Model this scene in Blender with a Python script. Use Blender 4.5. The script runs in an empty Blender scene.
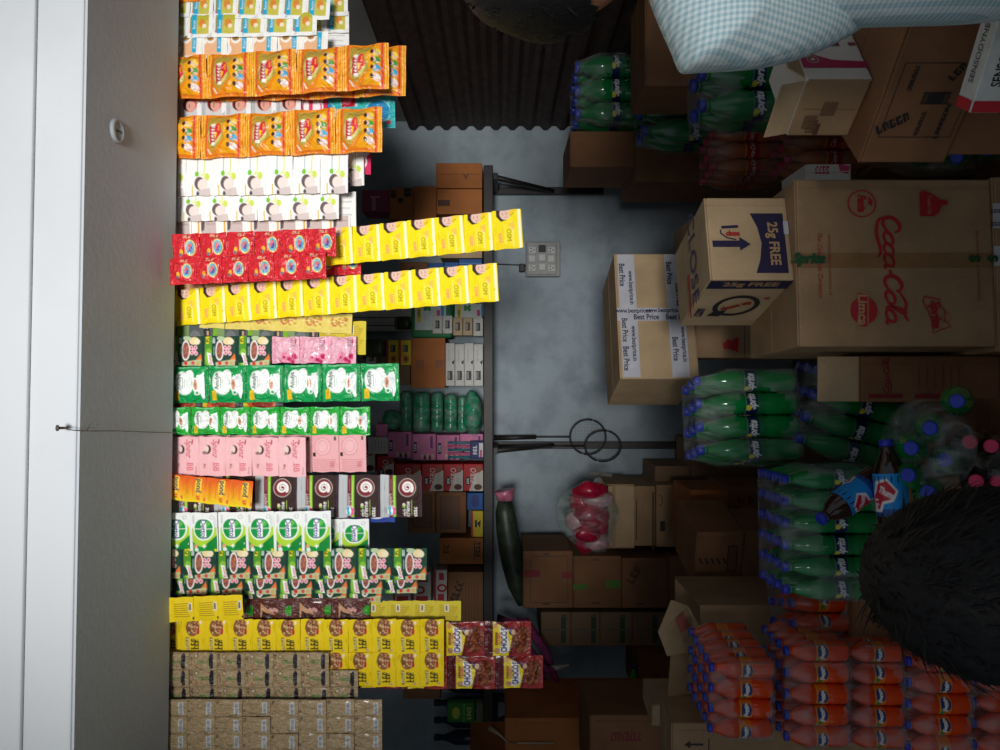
import bpy, bmesh, math, random
import numpy as np
from mathutils import Vector, Matrix
random.seed(7); RNG = np.random.default_rng(5)
SC = bpy.context.scene; COL = SC.collection
F = 780.0; CZ = 1.5
def P(x, y, d): return Vector(((375 - y) * d / F, d, CZ + (500 - x) * d / F))
def lin(c):
    c = np.asarray(c, float) / 255.0
    return np.where(c <= 0.04045, c / 12.92, ((c + 0.055) / 1.055) ** 2.4)
def L4(c): return tuple(float(v) for v in lin(c)) + (1.0,)

# ------------------------------------------------------------------ materials
def newmat(name):
    m = bpy.data.materials.new(name); m.use_nodes = True
    nt = m.node_tree; b = nt.nodes['Principled BSDF']
    return m, nt, b
def N(nt, t, **k):
    n = nt.nodes.new(t)
    for a, v in k.items():
        if a.startswith('i_'): n.inputs[a[2:].replace('_', ' ')].default_value = v
        else: setattr(n, a, v)
    return n
def bump(nt, b, src, strength=.3, dist=.01):
    bp = N(nt, 'ShaderNodeBump'); bp.inputs['Strength'].default_value = strength; bp.inputs['Distance'].default_value = dist
    nt.links.new(src, bp.inputs['Height']); nt.links.new(bp.outputs['Normal'], b.inputs['Normal'])
def M(name, col, rough=.6, var=.12, scale=40, bmp=0, metal=0, coat=0, spec=.5, trans=0):
    m, nt, b = newmat(name)
    tc = N(nt, 'ShaderNodeTexCoord'); no = N(nt, 'ShaderNodeTexNoise'); no.inputs['Scale'].default_value = scale; no.inputs['Detail'].default_value = 4
    nt.links.new(tc.outputs['Object'], no.inputs['Vector'])
    r = N(nt, 'ShaderNodeValToRGB'); a = np.array(col, float)
    r.color_ramp.elements[0].position = .3; r.color_ramp.elements[1].position = .7
    r.color_ramp.elements[0].color = L4(np.clip(a * (1 - var), 0, 255)); r.color_ramp.elements[1].color = L4(np.clip(a * (1 + var), 0, 255))
    nt.links.new(no.outputs['Fac'], r.inputs['Fac']); nt.links.new(r.outputs['Color'], b.inputs['Base Color'])
    b.inputs['Roughness'].default_value = rough; b.inputs['Metallic'].default_value = metal
    b.inputs['Coat Weight'].default_value = coat; b.inputs['Specular IOR Level'].default_value = spec
    b.inputs['Transmission Weight'].default_value = trans
    if bmp: bump(nt, b, no.outputs['Fac'], bmp, .004)
    return m
_ink = {}
def ink(c, rough=.6):
    k = tuple(int(v) for v in c) + (rough,)
    if k not in _ink: _ink[k] = M('ink_%02x%02x%02x' % k[:3], c, rough, .04, 60)
    return _ink[k]
def cardboard(name, col, var=.10):
    m, nt, b = newmat(name)
    tc = N(nt, 'ShaderNodeTexCoord'); no = N(nt, 'ShaderNodeTexNoise'); no.inputs['Scale'].default_value = 9; no.inputs['Detail'].default_value = 6
    fine = N(nt, 'ShaderNodeTexNoise'); fine.inputs['Scale'].default_value = 260
    wv = N(nt, 'ShaderNodeTexWave', bands_direction='X'); wv.inputs['Scale'].default_value = 45; wv.inputs['Distortion'].default_value = .4
    for n in (no, fine, wv): nt.links.new(tc.outputs['Object'], n.inputs['Vector'])
    ad = N(nt, 'ShaderNodeMath', operation='MULTIPLY_ADD'); ad.inputs[1].default_value = .35
    nt.links.new(fine.outputs['Fac'], ad.inputs[0]); nt.links.new(no.outputs['Fac'], ad.inputs[2])
    r = N(nt, 'ShaderNodeValToRGB'); a = np.array(col, float)
    r.color_ramp.elements[0].position = .4; r.color_ramp.elements[1].position = .95
    r.color_ramp.elements[0].color = L4(a * (1 - var)); r.color_ramp.elements[1].color = L4(np.clip(a * (1 + var), 0, 255))
    nt.links.new(ad.outputs[0], r.inputs['Fac']); nt.links.new(r.outputs['Color'], b.inputs['Base Color'])
    b.inputs['Roughness'].default_value = .8; b.inputs['Specular IOR Level'].default_value = .2
    bump(nt, b, wv.outputs['Fac'], .08, .002)
    return m
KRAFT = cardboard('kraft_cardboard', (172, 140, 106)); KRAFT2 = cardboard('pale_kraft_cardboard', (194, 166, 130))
BROWN = cardboard('brown_cardboard', (146, 104, 74)); ORANGEC = cardboard('orange_brown_cardboard', (184, 116, 68))
GREYC = cardboard('dull_cardboard', (150, 122, 96)); WHITEC = cardboard('white_coated_cardboard', (222, 216, 206), .04)
def film_mat(name, tint, lo, hi):
    m, nt, b = newmat(name); out = nt.nodes['Material Output']
    tr = N(nt, 'ShaderNodeBsdfTransparent'); tr.inputs['Color'].default_value = L4(tint)
    tc = N(nt, 'ShaderNodeTexCoord'); mp = N(nt, 'ShaderNodeMapping'); mp.inputs['Scale'].default_value = (1, 1, .35); mp.inputs['Rotation'].default_value = (.5, .5, 0)
    no = N(nt, 'ShaderNodeTexNoise'); no.inputs['Scale'].default_value = 26; no.inputs['Detail'].default_value = 5; no.inputs['Distortion'].default_value = .8
    nt.links.new(tc.outputs['Object'], mp.inputs['Vector']); nt.links.new(mp.outputs['Vector'], no.inputs['Vector'])
    mr = N(nt, 'ShaderNodeMapRange'); mr.inputs['From Min'].default_value = .42; mr.inputs['From Max'].default_value = .72
    mr.inputs['To Min'].default_value = lo; mr.inputs['To Max'].default_value = hi
    nt.links.new(no.outputs['Fac'], mr.inputs['Value'])
    b.inputs['Base Color'].default_value = (.75, .78, .78, 1); b.inputs['Roughness'].default_value = .22
    bump(nt, b, no.outputs['Fac'], .8, .02)
    mx = N(nt, 'ShaderNodeMixShader')
    nt.links.new(mr.outputs['Result'], mx.inputs[0]); nt.links.new(tr.outputs[0], mx.inputs[1]); nt.links.new(b.outputs[0], mx.inputs[2])
    nt.links.new(mx.outputs[0], out.inputs['Surface'])
    return m
FILM = film_mat('shrink_film', (245, 248, 248), .04, .26)
FILM2 = film_mat('clear_bag_film', (240, 246, 242), .05, .34)
def printed(name, rough, coat, bs):
    m, nt, b = newmat(name)
    at = N(nt, 'ShaderNodeAttribute', attribute_name='col'); nt.links.new(at.outputs['Color'], b.inputs['Base Color'])
    tc = N(nt, 'ShaderNodeTexCoord'); oi = N(nt, 'ShaderNodeObjectInfo'); ad = N(nt, 'ShaderNodeVectorMath', operation='ADD')
    ml = N(nt, 'ShaderNodeMath', operation='MULTIPLY'); ml.inputs[1].default_value = 50
    nt.links.new(oi.outputs['Random'], ml.inputs[0]); nt.links.new(tc.outputs['Object'], ad.inputs[0]); nt.links.new(ml.outputs[0], ad.inputs[1])
    no = N(nt, 'ShaderNodeTexNoise'); no.inputs['Scale'].default_value = 3.2; no.inputs['Detail'].default_value = 3; no.inputs['Distortion'].default_value = 1.2
    nt.links.new(ad.outputs[0], no.inputs['Vector'])
    b.inputs['Roughness'].default_value = rough; b.inputs['Coat Weight'].default_value = coat; b.inputs['Coat Roughness'].default_value = .15; b.inputs['Specular IOR Level'].default_value = .35 if coat else .18
    bump(nt, b, no.outputs['Fac'], bs, .012)
    return m
GLOSS = printed('printed_glossy_film', .3, .25, .9); SATIN = printed('printed_satin_film', .6, 0, .3); PAPER = printed('printed_label', .4, .1, .1)

# ------------------------------------------------------------------ text triangles
# print too blurred to read in the photo becomes a row of letter-like strokes
BLUR = set('Yummy,Red,TEA,CHAI,OLIV,FIXO,pink,CHAMPION,FRESH,Mil,GP,NETS,LI,FK,batch no,net weight,use before,MRP,Royal,HERBAL,AYUR,Nu,A,S M,HOT,5,Rs,Tide,9ml,150g,Chings,MAD,MIX,3.16,%,Kellogg,KKD,S '.split(','))
def blur_tris(s):
    rs = np.random.default_rng(len(s) * 7 + ord(s[0])); v = []; t = []
    def bar(x0, y0, x1, y1):
        n = len(v); v.extend([(x0, y0), (x1, y0), (x1, y1), (x0, y1)]); t.extend([(n, n + 1, n + 2), (n, n + 2, n + 3)])
    for i in range(len(s)):
        x = i * .8; k = rs.integers(0, 4); bar(x - .06, 0, x + .26, 1 if k else .7)
        if k != 1: bar(x + .2, .72, x + .58, .98)
        if k != 2: bar(x + .2, 0, x + .58, .24)
        if k >= 2: bar(x + .42, .1, x + .6, .9 if k == 2 else .5)
    v = np.array(v); return v - (v.min(0) + v.max(0)) / 2, np.array(t)
_txt = {}
def text_tris(s, shear=0.0, bold=0.0):
    if s in BLUR: return blur_tris(s)
    k = (s, shear, bold)
    if k in _txt: return _txt[k]
    cu = bpy.data.curves.new('lettering', 'FONT'); cu.body = s; cu.align_x = 'CENTER'; cu.align_y = 'CENTER'; cu.shear = shear; cu.offset = bold; cu.resolution_u = 3
    o = bpy.data.objects.new('lettering', cu); COL.objects.link(o)
    dg = bpy.context.evaluated_depsgraph_get(); me = o.evaluated_get(dg).to_mesh(); me.calc_loop_triangles()
    v = np.array([(p.co.x, p.co.y) for p in me.vertices]) if len(me.vertices) else np.zeros((0, 2))
    t = np.array([tuple(q.vertices) for q in me.loop_triangles], int).reshape(-1, 3)
    o.evaluated_get(dg).to_mesh_clear(); bpy.data.objects.remove(o); bpy.data.curves.remove(cu)
    if len(v):
        h = .69
        v = (v - (v.min(0) + v.max(0)) / 2) / h
    _txt[k] = (v, t); return v, t

# ------------------------------------------------------------------ raster art (vertex colours of a printed film)
class Art:
    SS = 3
    def __init__(s, w, h, bg, k=1.5):
        s.w, s.h = w, h; s.nc = max(8, int(w * k)); s.nr = max(8, int(h * k))
        s.sx = s.nc * s.SS / w; s.sy = s.nr * s.SS / h
        s.a = np.zeros((s.nr * s.SS, s.nc * s.SS, 3)); s.a[:] = bg
        yy, xx = np.mgrid[0:s.nr * s.SS, 0:s.nc * s.SS]; s.X = (xx + .5) / s.sx; s.Y = (yy + .5) / s.sy
    def put(s, m, c, al=1.0): s.a[m] = s.a[m] * (1 - al) + np.array(c, float) * al; return s
    def r(s, x0, y0, x1, y1, c, al=1.): return s.put((s.X >= x0) & (s.X < x1) & (s.Y >= y0) & (s.Y < y1), c, al)
    def e(s, x, y, rx, ry, c, al=1.): return s.put(((s.X - x) / rx) ** 2 + ((s.Y - y) / ry) ** 2 <= 1, c, al)
    def ring(s, x, y, rx, ry, w, c):
        q = np.sqrt(((s.X - x) / rx) ** 2 + ((s.Y - y) / ry) ** 2); return s.put((q <= 1) & (q >= 1 - w), c)
    def p(s, pts, c, al=1.):
        ins = np.zeros(s.X.shape, bool); n = len(pts)
        for i in range(n):
            x0, y0 = pts[i]; x1, y1 = pts[(i + 1) % n]
            if y0 == y1: continue
            ins ^= ((s.Y < y0) != (s.Y < y1)) & (s.X < (x1 - x0) * (s.Y - y0) / (y1 - y0) + x0)
        return s.put(ins, c, al)
    def t(s, str_, x, y, h, rot, c, sh=0, bold=0.0, wmax=None):
        v, t = text_tris(str_, sh, bold); v = v * h
        if wmax and np.ptp(v[:, 0]) > wmax: v = v * np.array([wmax / np.ptp(v[:, 0]), 1])
        a = math.radians(rot); ca, sa = math.cos(a), math.sin(a)
        q = np.stack([x + v[:, 0] * ca - v[:, 1] * sa, y - (v[:, 0] * sa + v[:, 1] * ca)], 1)
        for tr in t:
            A, B, C = q[tr]; mn = np.minimum(np.minimum(A, B), C); mx = np.maximum(np.maximum(A, B), C)
            i0, i1 = max(0, int(mn[1] * s.sy)), min(s.a.shape[0], int(mx[1] * s.sy) + 2)
            j0, j1 = max(0, int(mn[0] * s.sx)), min(s.a.shape[1], int(mx[0] * s.sx) + 2)
            if i0 >= i1 or j0 >= j1: continue
            X = s.X[i0:i1, j0:j1]; Y = s.Y[i0:i1, j0:j1]
            f = lambda U, V: (V[0] - U[0]) * (Y - U[1]) - (V[1] - U[1]) * (X - U[0])
            d1, d2, d3 = f(A, B), f(B, C), f(C, A)
            s.a[i0:i1, j0:j1][((d1 >= 0) & (d2 >= 0) & (d3 >= 0)) | ((d1 <= 0) & (d2 <= 0) & (d3 <= 0))] = c
        return s
    def speck(s, x, y, rx, ry, cols, n, sz):
        for _ in range(n):
            while True:
                u, v = RNG.uniform(-1, 1, 2)
                if u * u + v * v < 1: break
            s.e(x + u * rx, y + v * ry, sz * RNG.uniform(.6, 1.3), sz * RNG.uniform(.6, 1.3), cols[int(RNG.integers(len(cols)))])
        return s
    def mul(s, m, f): s.a[m] = np.clip(s.a[m] * f, 0, 255); return s
    def grid(s):
        a = lin(s.a).reshape(s.nr, s.SS, s.nc, s.SS, 3).mean((1, 3)); return a

def film_mesh(name, art, mat, t=.16, seal=.13, side=.05, wob=.012, seed=0):
    """a filled sachet: u runs down the strip (0..1), v across (-.5...5), bulge towards -n"""
    g = art.grid(); nr, nc, _ = g.shape
    u = np.linspace(0, 1, nc); v = np.linspace(-.5, .5, nr); U, V = np.meshgrid(u, v)
    ss = lambda x: np.clip(x, 0, 1) ** 2 * (3 - 2 * np.clip(x, 0, 1))
    fu = ss((np.minimum(U, 1 - U) - seal * .6) / .28); fv = ss((.5 - np.abs(V) - side * .3) / .24)
    rs = np.random.default_rng(seed + 11)
    Z = t * fu ** .7 * fv ** .7
    for _ in range(5):
        a, b, c = rs.uniform(-14, 14), rs.uniform(-14, 14), rs.uniform(0, 6.3)
        Z += wob * .5 * np.sin(a * U + b * V + c)
    inseal = np.minimum(U, 1 - U) < seal * .8
    Z += np.where(inseal, .006 * np.sin(U * 240), 0)
    Z -= np.abs(V) ** 3 * .05
    E = V * (1 + .018 * np.sin(9 * U + seed) - .03 * fu * (t > .1))
    co = np.stack([U.ravel(), E.ravel(), -Z.ravel()], 1)
    i = np.arange(nr * nc).reshape(nr, nc)
    q = np.stack([i[:-1, :-1], i[1:, :-1], i[1:, 1:], i[:-1, 1:]], -1).reshape(-1, 4)
    faces = [tuple(int(k) for k in f) for f in q]
    back = list(i[0, :]) + list(i[1:, -1]) + list(i[-1, -2::-1]) + list(i[-2:0:-1, 0])
    n0 = nr * nc; bco = co[back].copy(); bco[:, 2] += .012
    allco = np.vstack([co, bco]); nb = len(back); faces.append(tuple(range(n0, n0 + nb)))
    for k in range(nb): faces.append((int(back[k]), n0 + k, n0 + (k + 1) % nb, int(back[(k + 1) % nb])))
    me = bpy.data.meshes.new(name); me.from_pydata([tuple(map(float, c)) for c in allco], [], faces)
    cl = me.color_attributes.new('col', 'FLOAT_COLOR', 'POINT')
    cc = np.ones((len(allco), 4)); cc[:n0, :3] = g.reshape(-1, 3); cc[n0:, :3] = g.reshape(-1, 3)[back]
    cl.data.foreach_set('color', cc.astype(np.float32).ravel())
    me.materials.append(mat)
    for p in me.polygons: p.use_smooth = True
    bm = bmesh.new(); bm.from_mesh(me); bmesh.ops.recalc_face_normals(bm, faces=bm.faces); bm.to_mesh(me); bm.free()
    return me

# ------------------------------------------------------------------ objects
def tag(o, label=None, cat=None, group=None, kind=None):
    if label: o['label'] = label
    if cat: o['category'] = cat
    if group: o['group'] = group
    if kind: o['kind'] = kind
    return o
def empty(name, loc, label, cat, group=None, rz=0):
    o = bpy.data.objects.new(name, None); COL.objects.link(o); o.location = loc; o.rotation_euler = (0, 0, rz); o.empty_display_size = .05
    return tag(o, label, cat, group)
def obj(name, data, parent=None, loc=None):
    o = bpy.data.objects.new(name, data); COL.objects.link(o)
    if parent: o.parent = parent
    if loc is not None: o.location = loc
    return o
def bm_obj(name, bm, mats, parent=None, loc=None, smooth=False):
    me = bpy.data.meshes.new(name); bmesh.ops.recalc_face_normals(bm, faces=bm.faces[:]); bm.to_mesh(me); bm.free()
    for m in (mats if isinstance(mats, (list, tuple)) else [mats]): me.materials.append(m)
    if smooth:
        for p in me.polygons: p.use_smooth = True
    return obj(name, me, parent, loc)
def add_box(bm, c, s, mi=0, bev=0, rot=None, seg=2):
    r = bmesh.ops.create_cube(bm, size=1); vs = r['verts']
    for v in vs: v.co = Vector((v.co.x * s[0], v.co.y * s[1], v.co.z * s[2]))
    fs = set(f for v in vs for f in v.link_faces)
    if bev:
        es = list(set(e for v in vs for e in v.link_edges))
        b = bmesh.ops.bevel(bm, geom=es, offset=bev, segments=seg, affect='EDGES', profile=.5); 
        vs = list(set(list(b['verts']) + [v for f in b['faces'] for v in f.verts]))
        fs = set(f for v in vs for f in v.link_faces)
    Mx = Matrix.Translation(Vector(c)) @ (rot.to_4x4() if rot else Matrix())
    for v in vs: v.co = Mx @ v.co
    for f in fs: f.material_index = mi
    return vs
def add_tube(bm, pts, r, seg=8, mi=0, cap=True):
    pts = [Vector(p) for p in pts]; rings = []; n = len(pts)
    rr = r if isinstance(r, (list, tuple)) else [r] * n
    up = Vector((0, 0, 1))
    for i, p in enumerate(pts):
        d = (pts[min(i + 1, n - 1)] - pts[max(i - 1, 0)]).normalized()
        a = d.cross(up if abs(d.dot(up)) < .95 else Vector((1, 0, 0))).normalized(); b = d.cross(a)
        rings.append([bm.verts.new(p + (a * math.cos(2 * math.pi * k / seg) + b * math.sin(2 * math.pi * k / seg)) * rr[i]) for k in range(seg)])
    for i in range(n - 1):
        for k in range(seg):
            f = bm.faces.new((rings[i][k], rings[i][(k + 1) % seg], rings[i + 1][(k + 1) % seg], rings[i + 1][k])); f.material_index = mi; f.smooth = True
    if cap:
        for R in (rings[0], rings[-1]):
            f = bm.faces.new(R); f.material_index = mi
def add_lathe(bm, prof, seg=14, mi=0, c=(0, 0, 0)):
    rings = []
    for r, z in prof:
        rings.append([bm.verts.new((c[0] + r * math.cos(2 * math.pi * k / seg), c[1] + r * math.sin(2 * math.pi * k / seg), c[2] + z)) for k in range(seg)])
    for i in range(len(rings) - 1):
        for k in range(seg):
            f = bm.faces.new((rings[i][k], rings[i][(k + 1) % seg], rings[i + 1][(k + 1) % seg], rings[i + 1][k])); f.material_index = mi; f.smooth = True
    for R in (rings[0], rings[-1]):
        f = bm.faces.new(R); f.material_index = mi
# ------------------------------------------------------------------ boxes with print
class BoxB:
    def __init__(s, w, d, h, mat, flaps=True, bev=.004):
        s.w, s.d, s.h = w, d, h; s.bm = bmesh.new(); s.mats = [mat]; s.k = 0
        b = min(bev, .2 * min(w, d, h))
        if flaps:
            add_box(s.bm, (0, 0, (h - .004) / 2), (w, d, h - .004), 0, b)
            for sg in (-1, 1): add_box(s.bm, (0, sg * d / 4, h - .002), (w - .001, d / 2 - .002, .004), 0, .0012, seg=1)
            for sg in (-1, 1): add_box(s.bm, (0, sg * d / 4, .0015), (w - .001, d / 2 - .002, .004), 0, .0012, seg=1)
            add_box(s.bm, (w / 2 - .02, -d / 2 - .0006, h / 2), (.002, .002, h * .96), 0)
        else: add_box(s.bm, (0, 0, h / 2), (w, d, h), 0, b)
    def mi(s, mat):
        if mat not in s.mats: s.mats.append(mat)
        return s.mats.index(mat)
    def pt(s, face, u, v, off):
        b, a = -u, -v
        if face == 'front': return Vector((a, -s.d / 2 - off, s.h / 2 + b))
        if face == 'left': return Vector((-s.w / 2 - off, -a, s.h / 2 + b))
        if face == 'top': return Vector((a, b, s.h + off))
    def prt(s, face, items, xc=0, yc=0, sc=1.0, base=.0009, bm=None, mats=None):
        bm = bm or s.bm
        for it in items:
            s.k += 1; off = base + .00012 * (s.k % 40); kd = it[0]
            def quad(pts, c, idx=None):
                m = s.mi(ink(c)) if mats is None else mats(ink(c))
                vs = [bm.verts.new(s.pt(face, (x - xc) * sc, (y - yc) * sc, off)) for x, y in pts]
                for f in (idx or [tuple(range(len(vs)))]):
                    try: g = bm.faces.new([vs[j] for j in f]); g.material_index = m
                    except ValueError: pass
            if kd == 't':
                _, st, x, y, h, rot, c = it[:7]; ex = it[7] if len(it) > 7 else {}
                v, t = text_tris(st, ex.get('sh', 0), ex.get('b', 0)); v = v * h
                if ex.get('w'): v = v * np.array([ex['w'] / np.ptp(v[:, 0]), 1])
                A = math.radians(rot); ca, sa = math.cos(A), math.sin(A)
                quad([(x + p[0] * ca - p[1] * sa, y - (p[0] * sa + p[1] * ca)) for p in v], c, [tuple(int(q) for q in f) for f in t])
            elif kd == 'r': _, x0, y0, x1, y1, c = it; quad([(x0, y0), (x1, y0), (x1, y1), (x0, y1)], c)
            elif kd == 'e': _, x, y, rx, ry, c = it; quad([(x + rx * math.cos(a * .2618), y + ry * math.sin(a * .2618)) for a in range(24)], c)
            elif kd == 'p': quad(it[1], it[2])
            elif kd == 'o':
                _, x, y, rx, ry, w, c = it; n = 28
                pp = [(x + q * rx * math.cos(2 * math.pi * a / n), y + q * ry * math.sin(2 * math.pi * a / n)) for a in range(n) for q in (1, 1 - w)]
                quad(pp, c, [(2 * a, 2 * a + 1, (2 * a + 3) % (2 * n), (2 * a + 2) % (2 * n)) for a in range(n)])
            elif kd == 'l':
                _, pts, w, c = it; ww = w if isinstance(w, (list, tuple)) else [w] * len(pts); pp = []
                for i, (x, y) in enumerate(pts):
                    x0, y0 = pts[max(i - 1, 0)]; x1, y1 = pts[min(i + 1, len(pts) - 1)]; l = math.hypot(x1 - x0, y1 - y0) or 1
                    nx, ny = -(y1 - y0) / l * ww[i] / 2, (x1 - x0) / l * ww[i] / 2
                    pp += [(x + nx, y + ny), (x - nx, y - ny)]
                quad(pp, c, [(2 * i, 2 * i + 1, 2 * i + 3, 2 * i + 2) for i in range(len(pts) - 1)])
        return s
    def done(s, name, parent=None): return bm_obj(name, s.bm, s.mats, parent)
def place(o, x0, x1, y0, y1, D, d, yaw):
    """base centre of a box whose front face fills the pixel box at depth D"""
    c = P((x0 + x1) / 2, (y0 + y1) / 2, D); h = (x1 - x0) * D / F; a = math.radians(yaw)
    o.location = (c.x - math.sin(a) * d / 2, c.y + math.cos(a) * d / 2, c.z - h / 2); o.rotation_euler = (0, 0, a)
def carton(name, label, cat, px, D, d, mat, items=(), yaw=0, group=None, left=(), top=(), flaps=True, keep=None, bev=.004):
    x0, x1, y0, y1 = px; s = D / F
    b = BoxB((y1 - y0) * s, d, (x1 - x0) * s, mat, flaps, bev)
    b.prt('front', items, (x0 + x1) / 2, (y0 + y1) / 2, s); b.prt('left', left, 0, 0, s); b.prt('top', top, 0, 0, s)
    if keep is not None: keep.append(b)
    o = b.done(name); place(o, x0, x1, y0, y1, D, d, yaw); tag(o, label, cat, group); return o

# ------------------------------------------------------------------ the setting
def plaster(name, c, c2, sc=3, rough=.85):
    m, nt, b = newmat(name); tc = N(nt, 'ShaderNodeTexCoord')
    n1 = N(nt, 'ShaderNodeTexNoise'); n1.inputs['Scale'].default_value = sc; n1.inputs['Detail'].default_value = 8; n1.inputs['Roughness'].default_value = .65
    n2 = N(nt, 'ShaderNodeTexNoise'); n2.inputs['Scale'].default_value = 70
    for n in (n1, n2): nt.links.new(tc.outputs['Object'], n.inputs['Vector'])
    r = N(nt, 'ShaderNodeValToRGB'); r.color_ramp.elements[0].position = .3; r.color_ramp.elements[1].position = .55
    r.color_ramp.elements[0].color = L4(c2); r.color_ramp.elements[1].color = L4(c)
    nt.links.new(n1.outputs['Fac'], r.inputs['Fac']); nt.links.new(r.outputs['Color'], b.inputs['Base Color'])
    b.inputs['Roughness'].default_value = rough; b.inputs['Specular IOR Level'].default_value = .2
    bump(nt, b, n2.outputs['Fac'], .12, .004); return m
WALLB = plaster('blue_grey_plaster', (172, 186, 194), (142, 155, 165), 5); WALLG = plaster('grey_plaster', (150, 150, 146), (128, 128, 126), 2)
WHITEP = plaster('whitewashed_plaster', (200, 203, 206), (190, 193, 197), 1.2); CONC = plaster('cement_floor', (120, 116, 110), (92, 90, 86), 3)
SOFF = plaster('painted_soffit', (186, 192, 198), (176, 182, 188), 1.5)
DARKM = M('dark_shutter_metal', (104, 84, 76), .55, .15, 20, .1, 0); IRON = M('black_painted_iron', (38, 33, 32), .5, .2, 30, .2)
def struct(name, bm, m, smooth=False):
    o = bm_obj(name, bm, m, smooth=smooth); o['kind'] = 'structure'; return o
def slab(name, c, s, m): bm = bmesh.new(); add_box(bm, c, s); return struct(name, bm, m)
slab('floor', (0, 1.2, -.05), (7, 8.4, .1), CONC)
slab('wall_back', (-.65, 4.06, 1.5), (4.3, .12, 3.0), WALLB)
slab('wall_left', (-2.86, 2.7, 1.5), (.12, 2.84, 3.0), WALLG)
slab('ceiling', (-.65, 2.85, 3.05), (4.5, 2.6, .1), WALLG)
slab('wall_right', (1.36, 2.85, 1.5), (.12, 2.34, 3.0), WALLG)
# ribbed metal sheet on the right wall, ribs running front to back
bm = bmesh.new(); prev = None; zt = 1.965; n = 23 * 8
for i in range(n + 1):
    z = .02 + (zt - .02) * i / n; x = 1.262 + .011 * math.tanh(2.5 * math.sin(2 * math.pi * i / 8))
    a, b = bm.verts.new((x, 1.74, z)), bm.verts.new((x, 3.985, z))
    if prev: bm.faces.new((prev[0], prev[1], b, a))
    prev = (a, b)
bmesh.ops.solidify(bm, geom=bm.faces[:], thickness=.01)
struct('trim_1', bm, DARKM)
# front wall above the opening: slightly turned against the camera
A2 = math.atan2(-.043, 1.25)
def fr(u, v, z):   # u along the front, v into the shop
    a = math.atan(.043 / 1.25); y0 = 1.297
    return Vector((u * math.cos(a) - v * math.sin(a), y0 + u * math.sin(a) + v * math.cos(a), z))
def frbox(bm, u0, u1, v0, v1, z0, z1, mi=0, bev=0):
    vs = add_box(bm, ((u0 + u1) / 2, (v0 + v1) / 2, (z0 + z1) / 2), (u1 - u0, v1 - v0, z1 - z0), mi, bev)
    for v in vs: v.co = fr(*v.co)
SZ = 2.203
bm = bmesh.new(); frbox(bm, -2.6, 1.42, 0, .375, SZ, 3.0, 0, .003); struct('wall_front', bm, WHITEP)
bm = bmesh.new(); frbox(bm, -2.6, 1.42, -.010, 0, SZ + .077, 3.0, 0, .003); struct('trim_2', bm, WHITEP)
bm = bmesh.new(); frbox(bm, -2.6, 1.42, .004, .372, SZ - .004, SZ, 0, 0); struct('trim_3', bm, SOFF)
bm = bmesh.new(); frbox(bm, -2.9, -2.6, 0, .375, 0, 3.0); frbox(bm, 1.42, 1.75, 0, .375, 0, 3.0); struct('wall_front_jambs', bm, WHITEP)
# nail with its wire, and the ceramic knob on the soffit
STEEL = M('rusty_steel', (96, 84, 80), .5, .2, 80, 0, .6)
o = empty('nail', fr(-.082, -.03, SZ + .02), 'bent steel nail in the white lintel with a thin wire tied round it', 'nail')
bm = bmesh.new(); q = lambda x, y, d=1.27: P(x, y, d) - Vector(o.location)
add_tube(bm, [q(66.5, 428, 1.30), q(63, 428, 1.262), q(58, 428, 1.255)], .0022, 8); add_tube(bm, [q(58.3, 428, 1.256), q(56.5, 428, 1.254)], .005, 10); bm_obj('nail_shank', bm, STEEL, o)
bm = bmesh.new(); w = [q(66, 427, 1.262), q(66, 429, 1.262), q(75, 430.5, 1.265), q(86, 431, 1.28), q(120, 431, 1.40), q(150, 432.3, 1.55), q(176, 433, 1.66)]
add_tube(bm, w, .0009, 5); add_tube(bm, [q(86, 431, 1.28), q(92, 422, 1.28), q(95, 420, 1.28)], .0007, 5); add_tube(bm, [q(87, 430, 1.28), q(93, 427, 1.28), q(98, 424, 1.28)], .0007, 5); bm_obj('wire', bm, STEEL, o)
bm = bmesh.new(); add_lathe(bm, [(.001, -.004), (.016, -.004), (.017, -.007), (.020, -.007), (.022, -.004), (.022, 0)], 24); add_box(bm, (0, 0, -.005), (.004, .004, .003), 1)
o = bm_obj('ceiling_rose', bm, [ink((150, 154, 158)), IRON], None, P(115, 131, 1.418) + Vector((0, 0, .0)), True); o.location.z = SZ - .004
tag(o, 'small round grey electrical rose on the underside of the lintel', 'fitting')
# rods the strips hang from, just inside the lintel
for i, v in enumerate((.405, .49)):
    bm = bmesh.new(); add_tube(bm, [fr(-1.9, v, SZ + .012), fr(1.3, v, SZ + .012)], .005, 8)
    for u in (-1.7, -.3, 1.1): add_tube(bm, [fr(u, v, SZ + .012), fr(u, v, 3.0)], .003, 6)
    tag(bm_obj('hanging_rod', bm, IRON), ['black iron rod behind the lintel, the nearer one carrying sachet strips', 'black iron rod behind the lintel, the rear one carrying sachet strips'][i], 'rod', 'rods behind the lintel')

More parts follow.
